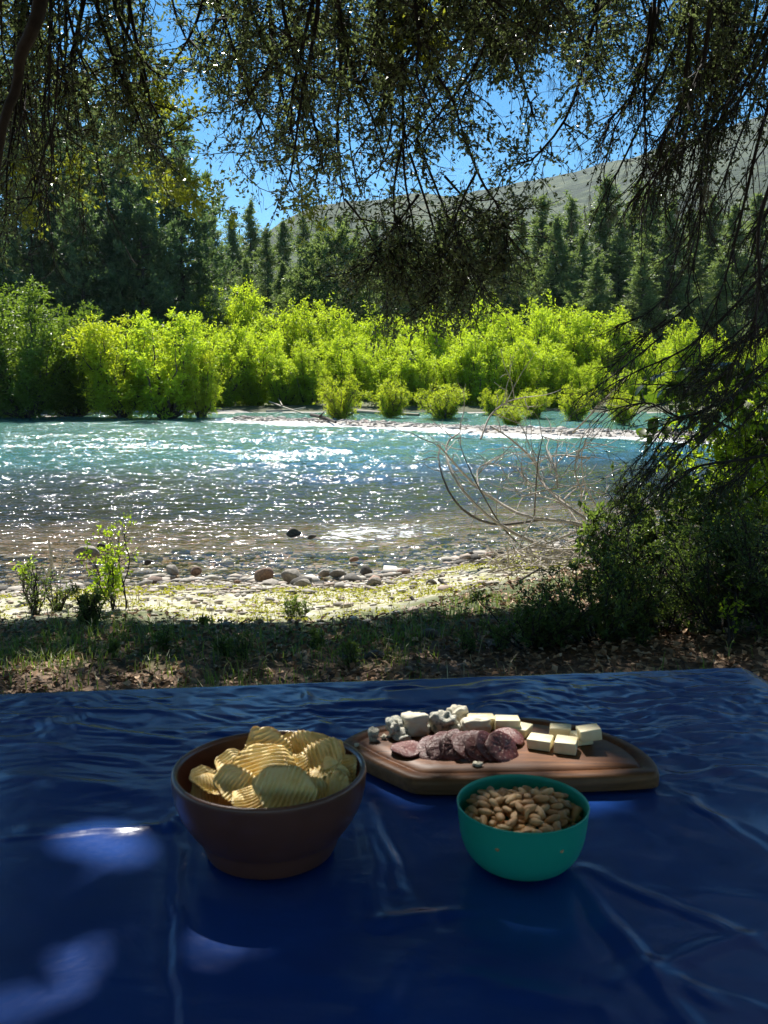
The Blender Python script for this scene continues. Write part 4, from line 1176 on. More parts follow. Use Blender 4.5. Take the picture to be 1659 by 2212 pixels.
grass(30000, (-4.4, 3.6), (-5.3, -2.9), lambda x, y, t_: rng.random(len(x)) < np.exp(-((t_ + 4.15) / .48) ** 2) * (.45 + .6 * (fbm(x * 1.5, y * 1.5, 3) > -.1)), (.04, .12),
      'grass', 'short green grass in the shade along the bank', M_GRASS)
grass(5000, (-3.6, 3.6), (-6.2, -3.6), lambda x, y, t_: fbm(x * 2.2, y * 2.2, 3) > .25, (.05, .16), 'grass_tufts', 'scattered grass tufts in the leaf litter', M_GRASS)
M_DRY = leaf_mat('dry_grass_blade', (.25, .20, .10), (.38, .32, .18), (.5, .44, .28), (.4, .36, .2), .3, objvar=0)
grass(2600, (-3.6, 3.6), (-6.2, -2.4), lambda x, y, t_: fbm(x * 3 + 9, y * 3, 3) > .35, (.08, .2), 'dry_grass', 'thin straw-coloured grass stalks on the bank', M_DRY)
polytube('stick', [([on(790, 1268, -.30), on(830, 1278, -.30), on(875, 1275, -.30)], .014, .008)], 'bleached stick lying on the pebbles right of the middle', 'stick', M_DRIFT)
# ------------------------------------------------------------------ table and cloth
TZ = 0.74
pl = on(0, 1503, TZ); pr = on(1600, 1446, TZ)
ex = unit(pr - pl); ey = A(-ex[1], ex[0], 0)            # ex along the far edge, ey away from the camera
TL, TD = 2.05, 1.05                                       # table length and depth
def tl(a, b, z=0.0):                                    # a metres left of the far right corner, b metres towards the camera
    return pr - ex * a - ey * b + A(0, 0, z)
yaw = math.atan2(ex[1], ex[0])
M_STEEL = noisy_mat('grey_painted_steel', (.12, .12, .12), (.2, .2, .2), 30, .45)
M_PLY = noisy_mat('pale_table_board', (.3, .26, .2), (.4, .35, .28), 10, .6)
def box_mesh(name, sx, sy, sz, mat, bev=.004, seg=2):
    bm = bmesh.new(); bmesh.ops.create_cube(bm, size=1)
    bmesh.ops.scale(bm, vec=(sx, sy, sz), verts=bm.verts)
    if bev: bmesh.ops.bevel(bm, geom=bm.edges[:], offset=bev, segments=seg, profile=.6, affect='EDGES')
    me = bpy.data.meshes.new(name); bm.to_mesh(me); bm.free()
    me.materials.append(mat); me.shade_smooth() if hasattr(me, 'shade_smooth') else None
    return me
ctr = tl(TL / 2, TD / 2)
table = thing('picnic_table', 'long picnic table hidden under a blue plastic cloth', 'table', (ctr[0], ctr[1], 0), (0, 0, yaw))
link('table_top', box_mesh('table_top', TL - .01, TD - .01, .028, M_PLY), table, (0, 0, TZ - .018))
for sx in (-1, 1):
    for sy in (-1, 1):
        link('leg', box_mesh('leg', .04, .04, TZ - .02, M_STEEL), table, (sx * (TL / 2 - .12), sy * (TD / 2 - .1), (TZ - .032) / 2))
    link('crossbar', box_mesh('crossbar', .03, TD - .26, .03, M_STEEL), table, (sx * (TL / 2 - .12), 0, .25))

# plastic cloth: creases from folding, wrinkles, drape over the edges
k = NT('blue_plastic_cloth')
P = k.obj()
n1 = k.noise(k.n('Mapping', None, Vector=P, Scale=(9, 16, 9)).outputs[0], 1.0, 5, .6, .8)
n2 = k.noise(P, 160, 3, .6)
col = k.ramp(k.noise(P, 5, 3), [(.3, (.009, .045, .22)), (.7, (.012, .064, .30))])
p = k.n('BsdfPrincipled', None, Base_Color=col, Roughness=k.math('MULTIPLY_ADD', n2, .10, .15),
        Normal=k.bump(n2, .05, .0012, k.bump(n1, .16, .006)))
p.inputs['Specular IOR Level'].default_value = .32
M_CLOTH = k.done(p)

def seg_dist(Xa, Ya, a, b):
    ab = b - a; t_ = np.clip(((Xa - a[0]) * ab[0] + (Ya - a[1]) * ab[1]) / (ab @ ab), 0, 1)
    dx = Xa - a[0] - t_ * ab[0]; dy = Ya - a[1] - t_ * ab[1]
    return np.hypot(dx, dy), t_
dr = .30
ua = np.concatenate([np.linspace(-dr, 0, 22), np.linspace(.005, TL, 400), np.linspace(TL + .02, TL + dr, 18)])
ub_ = np.concatenate([np.linspace(-dr, 0, 22), np.linspace(.004, TD, 280), np.linspace(TD + .02, TD + dr, 18)])
Ua, Ub = np.meshgrid(ua, ub_)
rnd = .022
def drape(u_, T_):                                       # arc-length coordinate -> (position along, drop)
    lo = u_ < 0; hi_ = u_ > T_
    e = np.where(lo, -u_, np.where(hi_, u_ - T_, 0))
    th = np.minimum(e / rnd, math.pi / 2)
    out_ = rnd * np.sin(th); down = rnd * (1 - np.cos(th)) + np.maximum(e - rnd * math.pi / 2, 0)
    return np.where(lo, -out_, np.where(hi_, T_ + out_, u_)), down
a_, da = drape(Ua, TL); b_, db = drape(Ub, TD)
base = pr[None, None] - ex * a_[..., None] - ey * b_[..., None]
Xw, Yw = base[..., 0], base[..., 1]
h = np.zeros_like(Xw)
# long horizontal ripples, stronger towards the far side
wx = Xw + .06 * fbm(Xw * 5, Yw * 5, 3); wy = Yw + .05 * fbm(Xw * 4 + 4, Yw * 6, 3)
far = smooth01(.96, 1.34, Yw)
h += .0010 * (1 - np.abs(fbm(wx * 7, wy * 30, 4, .62)) * 1.6) * np.clip(.6 + 1.2 * fbm(Xw * 3 + 8, Yw * 4, 2), .1, 1.6) * (.10 + 1.05 * far)
h += (.0005 + .0010 * far) * fbm(wx * 4 + 3, wy * 12, 3)
h += .0009 * (1 - np.abs(fbm(wx * 24 + 9, wy * 60, 2)) * 1.8) * (.06 + 1.1 * far)
h += .0012 * (1 - np.abs(fbm(wx * 9 + .9 * Yw * 9 + 2, wy * 6 - wx * 5, 3)) * 1.7) * smooth01(.05, .35, Xw)
# sharp creases seen on the cloth
for (u0, v0), (u1, v1), w_, am in (
        ((385, 1790), (395, 2230), .007, .008), ((400, 1790), (360, 2230), .012, -.006), ((375, 1795), (395, 1760), .010, .010),
        ((0, 1820), (370, 1788), .004, .004), ((60, 1800), (370, 1795), .012, .005),
        ((770, 1745), (840, 2000), .010, .009), ((800, 1745), (950, 2010), .010, -.006), ((790, 1740), (870, 1920), .006, .007), ((815, 1990), (1010, 1975), .010, .007),
        ((1235, 1885), (1500, 2230), .010, .008), ((1265, 1880), (1659, 2060), .008, .006), ((1240, 1900), (1330, 2080), .010, -.005),
        ((1425, 1690), (1659, 1660), .006, .006), ((1430, 1695), (1659, 1850), .008, .006), ((1420, 1640), (1659, 1590), .008, .005),
        ((655, 1478), (670, 1540), .006, .006), ((660, 1530), (840, 1520), .010, .006), ((660, 1535), (480, 1590), .010, .005), ((668, 1540), (720, 1590), .010, .006),
        ((1100, 1500), (1250, 1560), .008, .005), ((1200, 1500), (1350, 1490), .010, .006), ((1150, 1490), (1330, 1530), .008, .005), ((1380, 1520), (1659, 1570), .008, .005),
        ((0, 1600), (300, 1650), .012, .005), ((60, 1560), (420, 1610), .010, .005), ((100, 1530), (380, 1545), .008, .004), ((30, 1680), (330, 1720), .014, .005),
        ((1000, 2120), (1300, 2180), .012, .005), ((1350, 2130), (1659, 2020), .010, .005), ((600, 2090), (820, 2160), .016, .005), ((900, 2060), (760, 2200), .014, .006), ((1420, 2120), (1620, 2200), .010, .006)):
    A0, B0 = on(u0, v0, TZ)[:2], on(u1, v1, TZ)[:2]
    d_, t_ = seg_dist(Xw + .006 * fbm(Xw * 18, Yw * 18, 2), Yw + .006 * fbm(Xw * 18 + 7, Yw * 18, 2), A0, B0)
    h += am * .45 * np.exp(-(d_ / w_) ** 2) * (.4 + .6 * np.sin(np.pi * np.clip(t_, .08, .92)))
# flatten under the things that stand on it
bowl_c, nut_c = on(586, 1842, TZ), on(1126, 1868, TZ)
for c_, r_ in ((bowl_c, .075), (nut_c, .055)):
    h *= smooth01(r_ * .8, r_ * 1.35, np.hypot(Xw - c_[0], Yw - c_[1]))
h = np.clip(h, -.003, .014) * np.minimum(1, .25 + .75 * smooth01(0, .05, b_)) * np.minimum(1, .25 + .75 * smooth01(0, .05, a_))
flatz = np.where((da > 0) | (db > 0), .25, 1.0)
drop = da + db
wob = .012 * np.sin(Ua * 16 + 2 * fbm(Ua * 3, Ub * 2, 2)) * smooth01(.02, .2, db) * (db > 0)
pos = base + ey * (np.where(Ub < 0, 1, -1) * wob)[..., None]
pos[..., 2] = TZ + .003 + h * flatz - drop
cloth_q = grid_quads(len(ua), len(ub_))[:, ::-1]
tag(link('tablecloth', np_mesh('tablecloth', pos, cloth_q, None, True, M_CLOTH)), 'wrinkled glossy dark blue plastic sheet spread over the picnic table', 'tablecloth')
CZ = TZ + .0065

# ------------------------------------------------------------------ bowls
def lathe(name, prof, seg, mat):
    prof = np.array(prof); n = len(prof); a = np.arange(seg) * 2 * math.pi / seg
    V = np.stack([prof[:, None, 0] * np.cos(a), prof[:, None, 0] * np.sin(a), np.repeat(prof[:, None, 1], seg, 1)], -1)
    i = np.arange(n - 1)[:, None] * seg; j = np.arange(seg)[None]; j2 = (j + 1) % seg
    q = np.stack([i + j, i + j2, i + seg + j2, i + seg + j], -1).reshape(-1, 4)
    return np_mesh(name, V, q, None, True, mat)
def smooth_profile(pts, n): return catmull(pts, n)

k = NT('glazed_terracotta')
nn = k.noise(k.obj(), 9, 5, .6)
p = k.n('BsdfPrincipled', None, Base_Color=k.ramp(nn, [(.3, (.085, .034, .022)), (.7, (.125, .05, .032))]), Roughness=k.math('MULTIPLY_ADD', k.noise(k.obj(), 14, 5, .7), .4, .14), Normal=k.bump(k.noise(k.obj(), 40, 3), .05, .002))
p.inputs['Coat Weight'].default_value = .25; p.inputs['Coat Roughness'].default_value = .12
M_CLAY = k.done(p)
chip_bowl = thing('chip_bowl', 'brown glazed terracotta bowl full of ridged potato chips on the blue cloth', 'bowl', (bowl_c[0], bowl_c[1], CZ))
RB, HB = .0995, .088
outer = [(.001, .004), (.052, .0035), (.0635, .000), (.0675, .004), (.0715, .015), (.0745, .0225), (.0775, .0250), (.0855, .036), (.0935, .051), (.0978, .065), (.0992, .078), (.0995, .085), (.0985, .0885), (.0955, .0892), (.0930, .0868)]
link('bowl', lathe('bowl', np.vstack([catmull(outer, 64), catmull([(.0930, .0868), (.0920, .076), (.0905, .060), (.082, .040), (.062, .020), (.028, .012), (.001, .011)], 36)[1:]]), 96, M_CLAY), chip_bowl)

k = NT('teal_plastic')
p = k.n('BsdfPrincipled', None, Base_Color=(.012, .36, .25), Roughness=.38, Normal=k.bump(k.noise(k.obj(), 120, 3), .04, .001))
p.inputs['Subsurface Weight'].default_value = .15; p.inputs['Subsurface Radius'].default_value = (.004, .012, .01)
M_TEAL = k.done(p)
nut_bowl = thing('peanut_bowl', 'small teal green plastic bowl filled with peanuts on the blue cloth', 'bowl', (nut_c[0], nut_c[1], CZ))
outer = [(.001, .003), (.036, .002), (.044, .001), (.051, .006), (.058, .016), (.0625, .030), (.0645, .045), (.0658, .0585), (.0664, .0608), (.0655, .0618), (.0645, .0608)]
link('bowl', lathe('bowl', np.vstack([catmull(outer, 56), catmull([(.0645, .0608), (.0632, .045), (.061, .030), (.0565, .0175), (.050, .009), (.043, .0045), (.001, .0045)], 34)[1:]]), 96, M_TEAL), nut_bowl)

# ------------------------------------------------------------------ ridged chips
k = NT('potato_chip')
o_ = k.obj()
edge = k.attr('tint')
base_c = k.ramp(k.noise(o_, 2.2, 5, .65), [(.28, (.60, .36, .10)), (.44, (.78, .58, .22)), (.7, (.86, .72, .38))])
base_c = k.mix(k.ramp(k.math('ADD', k.math('MULTIPLY', edge, .72), k.math('MULTIPLY', k.noise(o_, 2.2, 4), .5)), [(1.18, (0, 0, 0)), (1.38, (1, 1, 1))] if False else [(.97, (0, 0, 0)), (1.0, (.6, .6, .6))]), base_c, (.55, .32, .09))
p = k.n('BsdfPrincipled', None, Base_Color=base_c, Roughness=.42, Normal=k.bump(k.noise(o_, 30, 4), .2, .02))
p.inputs['Subsurface Weight'].default_value = .2; p.inputs['Subsurface Radius'].default_value = (.01, .006, .002)
M_CHIP = k.done(p)
def chip_mesh(seed):
    r_ = np.random.default_rng(seed)
    nx, ny = 101, 11
    s = np.linspace(-1, 1, nx); t_ = np.linspace(-1, 1, ny)
    S, T_ = np.meshgrid(s, t_)
    # square -> uneven disc
    Xd = S * np.sqrt(1 - T_ ** 2 / 2); Yd = T_ * np.sqrt(1 - S ** 2 / 2)
    ang = np.arctan2(Yd, Xd); rr = np.hypot(Xd, Yd)
    wob = 1 + .07 * np.sin(2 * ang + r_.uniform(0, 6)) + .06 * np.sin(3 * ang + r_.uniform(0, 6)) + .03 * np.sin(7 * ang + r_.uniform(0, 6))
    Xd, Yd = Xd * wob, Yd * wob * r_.uniform(.72, .95)
    c1, c2, c3 = r_.uniform(-.45, .45), r_.uniform(.15, .7) * r_.choice([-1, 1]), r_.uniform(-.25, .25)
    Zd = c1 * Xd ** 2 + c2 * Yd ** 2 + c3 * Xd * Yd + .09 * np.sin(3.1 * Yd + 2.2 * Xd + r_.uniform(0, 6))
    Zd = Zd + .042 * np.sin(Xd * 44)
    top = np.stack([Xd, Yd, Zd], -1); bot = top - A(0, 0, .032)
    q = grid_quads(nx, ny); N = nx * ny
    rim = list(range(nx)) + [i * nx + nx - 1 for i in range(1, ny)] + [(ny - 1) * nx + i for i in range(nx - 2, -1, -1)] + [i * nx for i in range(ny - 2, 0, -1)]
    rq = [(rim[i], rim[i] + N, rim[(i + 1) % len(rim)] + N, rim[(i + 1) % len(rim)]) for i in range(len(rim))]
    return np_mesh('potato_chip', np.concatenate([top.reshape(-1, 3), bot.reshape(-1, 3)]), np.concatenate([q, q[:, ::-1] + N, np.array(rq)]), None, True, M_CHIP,
                   {'tint': np.tile(rr.ravel(), 2)})
chips = [chip_mesh(i) for i in range(7)]
# seen chips: (u, v, height over the bowl foot, radius, tilt axis turn, tilt, ridge turn)
CH = [(575, 1635, .083, .033, 20, 42, 12, 'large ridged chip leaning at the back of the bowl'),
      (560, 1660, .089, .037, -8, 34, 15, 'largest ridged chip on top of the heap in the middle'),
      (508, 1668, .080, .027, 30, 20, 10, 'ridged chip at the left of the heap'),
      (655, 1632, .084, .030, -30, 48, -50, 'ridged chip standing upright at the back right of the bowl'),
      (680, 1660, .084, .036, -48, 40, 140, 'long curled chip with a browned edge on the right of the heap'),
      (745, 1672, .078, .030, -25, 30, 25, 'pale ridged chip against the right wall of the bowl'),
      (705, 1642, .080, .025, -40, 45, -35, 'small ridged chip at the back right wall of the bowl'),
      (618, 1718, .081, .034, 5, 52, 65, 'pale green-tinged ridged chip at the front of the bowl'),
      (690, 1700, .078, .032, -45, 38, 120, 'ridged chip between the pale front chip and the right wall'),
      (520, 1708, .076, .028, 25, 40, 40, 'browned ridged chip at the front left of the bowl'),
      (545, 1735, .073, .024, 10, 35, 20, 'small chip flat against the front left wall'),
      (450, 1690, .074, .023, 40, 20, 10, 'small browned chip at the left wall of the bowl'),
      (620, 1665, .082, .028, 0, 20, 20, 'chip half covered by the largest one in the middle'),
      (740, 1705, .074, .026, -30, 45, 30, 'ridged chip low at the right front wall'),
      (625, 1622, .076, .020, 0, 50, 0, 'small dark chip at the back wall of the bowl'),
      (460, 1712, .068, .022, 35, 55, 80, 'browned chip edge low at the left front wall'),
      (590, 1690, .076, .030, -15, 25, 18, 'broad chip under the top one'),
      (660, 1730, .071, .026, -10, 45, 95, 'chip tucked behind the front wall of the bowl')]
for i in range(10):
    a = rng.uniform(0, 6.28); r_ = rng.uniform(0, .05)
    CH.append((None, (bowl_c[0] + math.cos(a) * r_, bowl_c[1] + math.sin(a) * r_), rng.uniform(.045, .062), rng.uniform(.024, .03), rng.uniform(-40, 40), rng.uniform(5, 25), rng.uniform(0, 180),
               'chip buried low in the heap in the terracotta bowl'))
for i, (u, v, hz, r_, turn, tilt, ridge_, lab) in enumerate(CH):
    z = CZ + hz + (.002 if u is not None else 0)
    p = on(u, v, z) if u is not None else A(v[0], v[1], z)
    d_ = p[:2] - bowl_c[:2]; L_ = np.linalg.norm(d_)
    if L_ + r_ * .72 > .088: p[:2] = bowl_c[:2] + d_ * max(0, .088 - r_ * .72) / L_
    m = Matrix.Rotation(R(turn), 4, 'Z') @ Matrix.Rotation(R(tilt), 4, 'X') @ Matrix.Rotation(R(ridge_ + 90), 4, 'Z')
    tag(link('potato_chip', chips[i % 7], None, tuple(p), m.to_euler(), (r_, r_, r_)), lab, 'chip', 'ridged potato chips in the terracotta bowl')

# ------------------------------------------------------------------ peanuts
k = NT('peanut')
v_ = k.rand()
col = k.ramp(k.math('MULTIPLY_ADD', k.noise(k.obj(), 1.6, 4), .45, k.math('MULTIPLY', v_, .55)), [(.2, (.36, .18, .065)), (.5, (.50, .29, .12)), (.8, (.60, .40, .20))])
p = k.n('BsdfPrincipled', None, Base_Color=col, Roughness=.45, Normal=k.bump(k.noise(k.obj(), 14, 4), .2, .05))
p.inputs['Subsurface Weight'].default_value = .12; p.inputs['Subsurface Radius'].default_value = (.004, .002, .001)
M_NUT = k.done(p)
def nut_mesh(seed, half):
    r_ = np.random.default_rng(seed)
    V = I1.copy() if False else ico(2)[0]
    z = V[:, 0]
    V = V * A(1, .56, .52) * (1 + .0 * z[:, None])
    V[:, 1:] *= (1 - .22 * z - .10 * (1 - z ** 2) * math.cos(seed))[:, None]
    V[:, 2] += .10 * z ** 2 * r_.choice([-1, 1])
    if half:
        V[:, 2] = np.where(V[:, 2] < 0, V[:, 2] * .12 + .05 * np.exp(-(V[:, 1] / .18) ** 2), V[:, 2])
    else:
        V[:, 2] -= .05 * np.exp(-(V[:, 1] / .09) ** 2) * np.sign(V[:, 2])
    return np_mesh('peanut', V, None, ico(2)[1], True, M_NUT)
nuts = [nut_mesh(i, i % 3 == 2) for i in range(6)]
placed = []
tries = 0
RI = .0625
while len(placed) < 190 and tries < 40000:
    tries += 1
    r_ = math.sqrt(rng.random()) * .057; a = rng.uniform(0, 6.28)
    x, y = math.cos(a) * r_, math.sin(a) * r_
    top = .049 + .012 * (1 - (r_ / .057) ** 2) + .004 * math.sin(3 * a) * r_ / .057
    lay = len(placed) // 95
    z = top - .009 + .0085 * lay + rng.uniform(-.002, .002)
    s = rng.uniform(.0066, .0084)
    if all((x - q[0]) ** 2 + (y - q[1]) ** 2 + (1.3 * (z - q[2])) ** 2 > (.98 * (s + q[3]) * .53) ** 2 for q in placed):
        placed.append((x, y, z, s))
for i, (x, y, z, s) in enumerate(placed):
    e = (rng.normal() * .35, rng.normal() * .38, rng.uniform(0, 6.28))
    if i % 3 == 2 and rng.random() < .4: e = (e[0] + math.pi, e[1], e[2])
    tag(link('peanut', nuts[i % 6], None, (nut_c[0] + x, nut_c[1] + y, CZ + z), e, (s * rng.uniform(1.05, 1.25), s, s)),
        'roasted peanut in the heap filling the teal bowl', 'peanut', 'peanuts heaped in the teal bowl')

# ------------------------------------------------------------------ cutting board
def z1(x, y): return 658.3 + x * .496, 1453.8 + y * .496
BT = .021
BZ = CZ + BT
out_px = [(165, 292), (245, 248), (350, 222), (560, 200), (800, 189), (960, 190), (1130, 213), (1300, 252), (1430, 305), (1510, 362), (1541, 408), (1538, 432), (1480, 440), (1300, 449), (1050, 456), (800, 461), (560, 464), (460, 455), (375, 420), (270, 372), (190, 325)]
O = np.array([on(*z1(x, y), BZ)[:2] for x, y in out_px])
cb = O.mean(0)
def closed(Pq, n):
    Pq = np.vstack([Pq[-1], Pq, Pq[0], Pq[1]])
    m_ = len(Pq) - 3; t_ = np.linspace(0, m_, n, endpoint=False); i = t_.astype(int); f = (t_ - i)[:, None]
    a, b, c_, d_ = Pq[i], Pq[i + 1], Pq[i + 2], Pq[i + 3]
    return .5 * (2 * b + (c_ - a) * f + (2 * a - 5 * b + 4 * c_ - d_) * f ** 2 + (3 * b - a - 3 * c_ + d_) * f ** 3)
ring = closed(O - cb, 160)
def inset(Rg, d_):
    """outline d_ metres inside the closed outline Rg, found along rays from its middle"""
    th = np.arctan2(Rg[:, 1], Rg[:, 0]); out_ = []
    A0, B0 = Rg, np.roll(Rg, -1, 0); AB = B0 - A0
    for i in range(len(Rg)):
        e = Rg[i] / np.linalg.norm(Rg[i]); lo, hi_ = 0.0, np.linalg.norm(Rg[i])
        for _ in range(22):
            m0 = .5 * (lo + hi_); q = e * m0 - A0
            tt = np.clip((q * AB).sum(1) / np.maximum((AB * AB).sum(1), 1e-12), 0, 1)
            if np.min(np.linalg.norm(q - AB * tt[:, None], axis=1)) > d_: lo = m0
            else: hi_ = m0
        out_.append(e * lo)
    c_ = np.array(out_)
    for _ in range(2): c_ = .25 * np.roll(c_, 1, 0) + .5 * c_ + .25 * np.roll(c_, -1, 0)
    return c_
k = NT('red_brown_wood')
o_ = k.obj()
gr = k.n('Mapping', None, Vector=o_, Scale=(7, 95, 95), Rotation=(0, 0, .06)).outputs[0]
n1 = k.noise(gr, 1.0, 7, .65, 1.2); n2 = k.noise(gr, 3.5, 5, .7)
wood = k.ramp(n1, [(.30, (.040, .016, .008)), (.45, (.115, .040, .012)), (.58, (.19, .070, .020)), (.75, (.28, .122, .036))])
wood = k.mix(k.ramp(k.noise(o_, 7, 3), [(.55, (0, 0, 0)), (.72, (.6, .6, .6))]), wood, (.06, .03, .018))
wood = k.mix(k.math('MULTIPLY', n2, .35), wood, (.06, .024, .012))
sap = k.attr('tint')
wood = k.mix(sap, wood, k.ramp(n1, [(.3, (.16, .09, .04)), (.7, (.32, .19, .09))]))
p = k.n('BsdfPrincipled', None, Base_Color=wood, Roughness=k.math('MULTIPLY_ADD', n2, .25, .36), Normal=k.bump(n2, .12, .001))
p.inputs['Specular IOR Level'].default_value = .28
M_WOOD = k.done(p)
rings = [(inset(ring, .004), -BT, .55), (ring * 1.0, -BT + .003, .6), (ring, -.006, .55), (inset(ring, .0012), -.002, .35), (inset(ring, .004), 0.0, .15),
         (inset(ring, .0175), 0.0, 0), (inset(ring, .0188), -.0020, 0), (inset(ring, .0210), -.0030, 0), (inset(ring, .0232), -.0020, 0), (inset(ring, .0245), 0.0, 0), (inset(ring, .045), 0, 0)]
V = np.concatenate([np.column_stack([r_, np.full(len(r_), z)]) for r_, z, _ in rings]); tint = np.concatenate([np.full(160, s_) for _, _, s_ in rings])
m_ = 160
Q = np.concatenate([np.stack([i * m_ + np.arange(m_), i * m_ + (np.arange(m_) + 1) % m_, (i + 1) * m_ + (np.arange(m_) + 1) % m_, (i + 1) * m_ + np.arange(m_)], -1) for i in range(len(rings) - 1)])
def fan(r0):
    return [(r0 + i, r0 + (i + 1) % m_, len(V)) for i in range(m_)]
T_ = fan((len(rings) - 1) * m_)
V = np.vstack([V, [[0, 0, 0]]]); tint = np.append(tint, 0)
T_ += [(b, a, len(V)) for a, b, _ in fan(0)]
V = np.vstack([V, [[0, 0, -BT]]]); tint = np.append(tint, .5)
board = tag(link('cutting_board', np_mesh('cutting_board', V, Q, T_, True, M_WOOD, {'tint': tint}), None, (cb[0], cb[1], BZ)),
            'red-brown wooden board with a juice groove, carrying cheese and salami', 'cutting board')

# ------------------------------------------------------------------ cheese and salami
M_CHEESE = noisy_mat('pale_yellow_cheese', (.74, .64, .38), (.82, .75, .52), 60, .42, .15, .4)
M_CHEESE.node_tree.nodes['Principled BSDF'].inputs['Subsurface Weight'].default_value = .2
M_CHEESE.node_tree.nodes['Principled BSDF'].inputs['Subsurface Radius'].default_value = (.006, .004, .002)
M_CREAM = noisy_mat('cream_cheese', (.62, .56, .42), (.74, .70, .58), 90, .6, .5, .3, dist=.002)
k = NT('blue_veined_cheese')
o_ = k.obj(); n1 = k.noise(o_, 2.3, 5, .7)
col = k.ramp(n1, [(.36, (.17, .20, .19)), (.45, (.42, .43, .38)), (.54, (.70, .67, .55))])
M_BLUE = k.done(k.n('BsdfPrincipled', None, Base_Color=col, Roughness=.65, Normal=k.bump(k.noise(o_, 9, 5, .7), .5, .1)))
k = NT('salami')
o_ = k.obj()
v1 = k.n('TexVoronoi', {'feature': 'F1'}, Vector=o_, Scale=4.6)
n1 = k.noise(o_, 7, 4, .7)
fat = k.ramp(k.math('ADD', v1.outputs['Distance'], k.math('MULTIPLY', n1, .5)), [(.42, (1, 1, 1)), (.52, (0, 0, 0))])
col = k.mix(fat, k.ramp(n1, [(.3, (.075, .018, .018)), (.7, (.16, .04, .036))]), (.36, .24, .20))
M_SALAMI = k.done(k.n('BsdfPrincipled', None, Base_Color=col, Roughness=.38, Normal=k.bump(n1, .3, .06)))
def block(sx, sy, sz, seed):
    """cheese block with cut, slightly uneven faces and soft edges"""
    r_ = np.random.default_rng(seed)
    bm = bmesh.new(); bmesh.ops.create_cube(bm, size=1)
    for v in bm.verts:
        v.co = Vector((v.co.x * sx * r_.uniform(.93, 1.06), v.co.y * sy * r_.uniform(.93, 1.06), v.co.z * sz * (1 if v.co.z < 0 else r_.uniform(.94, 1.06))))
    bmesh.ops.bevel(bm, geom=bm.edges[:], offset=.0014, segments=3, profile=.5, affect='EDGES')
    me = bpy.data.meshes.new('cheese_cube'); bm.to_mesh(me); bm.free(); me.materials.append(M_CHEESE)
    for p_ in me.polygons: p_.use_smooth = True
    return me
# (x, y in the close view of the block's top centre, level it rests on, width, depth, height, turn)
CB = [(768, 188, 0, .056, .030, .020, 2, 'long block of pale cheese at the back beside the blue cheese'),
      (880, 196, 0, .050, .032, .024, -2, 'squarish block of pale cheese behind the tilted flat one'),
      (933, 230, 0, .046, .036, .013, -28, 'flat slab of pale cheese just behind the salami end'),
      (1027, 281, 0, .046, .036, .016, -22, 'flat shiny cheese block in the middle front of the cheese row'),
      (1113, 232, 0, .043, .026, .018, -10, 'cheese block at the back of the right group'),
      (1139, 290, 0, .042, .036, .019, -18, 'nearest cheese cube at the front of the right group'),
      (1205, 262, 0, .036, .030, .016, 18, 'cheese cube lying under the rightmost one'),
      (1238, 238, .012, .042, .030, .018, 4, 'rightmost cheese cube, resting on another')]
for i, (x, y, lv, w, d_, h_, a, lab) in enumerate(CB):
    w, d_, h_, lv = w * .65, d_ * .74, h_ * .80, lv * .95
    p = on(*z1(x, y), BZ + lv + h_)
    tag(link('cheese_cube', block(w, d_, h_, 300 + i), None, (p[0], p[1], BZ + lv + h_ / 2 + .0006), (0, R(-6) if lv else 0, R(a))), lab, 'cheese', 'pale cheese cubes on the board')
def crumbly(seed, rough, boxy, sub=4):
    V, F = ico(sub)
    V = V.copy()
    r_ = np.random.default_rng(seed)
    mx = np.max(np.abs(V), 1, keepdims=True); V = V * (1 - boxy) + V / mx * boxy * .86
    n = np.zeros(len(V))
    for k_ in range(26):
        d_ = unit(r_.normal(size=3)); f = r_.uniform(2, 14); n += np.sin(V @ d_ * f + r_.uniform(0, 6)) / (f ** .62)
    V = V * (1 + rough * n[:, None] * .34)
    return V, F
for i, (x, y, w, h_, dp_, mat, rough, boxy, lab) in enumerate((
        (475, 278, 108, .034, .034, M_CREAM, .22, .75, 'pale cream chunk standing upright among the blue cheese'),
        (400, 290, 92, .028, .030, M_BLUE, .6, .2, 'crumbly blue-veined cheese lump left of the cream chunk'),
        (604, 268, 116, .036, .036, M_BLUE, .55, .25, 'largest crumbly blue-veined lump in the middle of the cheeses'),
        (660, 232, 84, .028, .026, M_CREAM, .4, .4, 'rounded cream chunk behind the largest blue lump'),
        (660, 276, 50, .016, .020, M_BLUE, .5, .2, 'small blue crumb at the right foot of the largest lump'),
        (748, 276, 152, .027, .026, M_CREAM, .22, .8, 'long cream wedge with a rough lower side behind the salami'),
        (300, 298, 46, .017, .018, M_BLUE, .6, .2, 'small blue-veined lump nearest the left end of the board'),
        (428, 306, 64, .010, .018, M_BLUE, .6, .2, 'flat smear of blue cheese in front of the left lump'),
        (345, 292, 26, .007, .009, M_CREAM, .5, .1, 'cream crumb between the two left blue lumps'),
        (535, 262, 30, .011, .012, M_BLUE, .5, .1, 'tiny crumb between the cream chunk and the largest blue lump'),
        (752, 410, 44, .006, .012, M_CREAM, .6, .1, 'tan crumb lying alone at the front of the board'),
        (228, 322, 22, .004, .008, M_CREAM, .6, .1, 'white crumb at the left edge of the board'))):
    h_ *= .88; dp_ *= .9
    p = on(*z1(x, y), BZ)
    wd = w * .496 / FPX * p[1] / CP / 2 * 1.02
    V, F = crumbly(500 + i, rough, boxy, 4 if w > 80 else 3)
    tag(link('cheese_chunk', np_mesh('cheese_chunk', V, None, F, True, mat), None, (p[0], p[1] + dp_ * .35, BZ + h_ * .47), (0, 0, rng.normal() * .25), (wd, dp_ / 2, h_ / 2)), lab, 'cheese', 'blue and cream cheese pieces on the board')
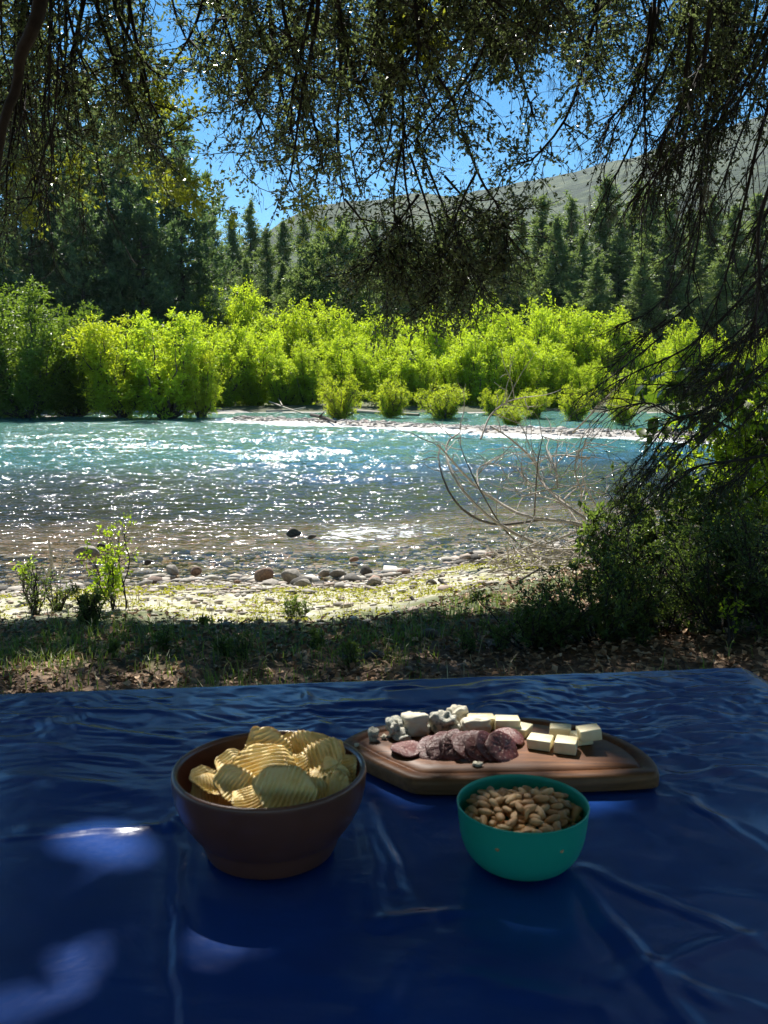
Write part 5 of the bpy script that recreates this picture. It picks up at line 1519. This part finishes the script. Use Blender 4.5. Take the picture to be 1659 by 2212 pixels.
def disc_mesh(seed):
    r_ = np.random.default_rng(seed)
    seg = 40; a = np.arange(seg) * 2 * math.pi / seg
    w = 1 + .05 * np.sin(2 * a + r_.uniform(0, 6)) + .03 * np.sin(5 * a + r_.uniform(0, 6)) + .015 * r_.normal(size=seg)
    V, Q = [], []
    prof = [(.0, -.07), (.6, -.07), (.95, -.065), (1.0, -.03), (1.0, .03), (.95, .065), (.6, .07), (.0, .075)]
    for rr, z in prof:
        V.append(np.stack([np.cos(a) * rr * w, np.sin(a) * rr * w, z + .10 * np.sin(a * 2 + seed) * rr ** 2 + .012 * r_.normal(size=seg) * (rr < .99)], -1))
    n_ = len(prof); i = np.arange(n_ - 1)[:, None] * seg; j = np.arange(seg)[None]; j2 = (j + 1) % seg
    return np_mesh('salami_slice', np.concatenate(V), np.stack([i + j, i + j2, i + seg + j2, i + seg + j], -1).reshape(-1, 4), None, True, M_SALAMI)
sal = [disc_mesh(i) for i in range(4)]
for i, (x, y, z, r_, tx, ty, lab) in enumerate((
        (440, 338, .004, .031, 2, 0, 'salami slice lying flat at the left end of the row'),
        (545, 338, .008, .029, 20, -14, 'salami slice next to the flat one, leaning left'),
        (600, 328, .012, .031, 24, -12, 'second leaning slice from the left in the salami row'),
        (655, 322, .015, .031, 26, -6, 'third leaning slice from the left in the salami row'),
        (705, 326, .014, .030, 24, 4, 'middle leaning slice of the salami row'),
        (755, 324, .015, .031, 24, 10, 'leaning slice right of the middle of the salami row'),
        (805, 326, .014, .031, 22, 16, 'second slice from the right end of the salami row'),
        (862, 336, .010, .034, 18, 20, 'rightmost slice of the salami row, sloping down to the right'),
        (893, 282, .008, .029, 6, 6, 'redder salami slice lying behind the right end of the row'))):
    r_ *= .66; z *= .8; tx *= 1.6; ty *= 1.9
    p = on(*z1(x, y), BZ + z)
    tag(link('salami_slice', sal[i % 4], None, (p[0], p[1], BZ + z + .003), (R(tx), R(ty), rng.uniform(-.3, .3)), (r_, r_, r_)), lab, 'salami', 'salami slices on the board')
# ------------------------------------------------------------------ the air between here and the mountain
k = NT('air')
vol = k.n('VolumePrincipled')
vol.inputs['Color'].default_value = (.72, .85, 1.0, 1)
vol.inputs['Density'].default_value = .00006
vol.inputs['Anisotropy'].default_value = .2
k.t.links.new(vol.outputs[0], k.out.inputs['Volume'])
x0, x1, y0, y1, z0, z1_ = -3800, 3800, -110, 4100, -12, 480
V = [(x, y, z) for z in (z0, z1_) for y in (y0, y1) for x in (x0, x1)]
tag(link('haze', np_mesh('haze', V, [(0, 2, 3, 1), (4, 5, 7, 6), (0, 1, 5, 4), (2, 6, 7, 3), (0, 4, 6, 2), (1, 3, 7, 5)], None, False, k.m)), 'thin blue summer haze in front of the mountain', 'haze', kind='stuff')
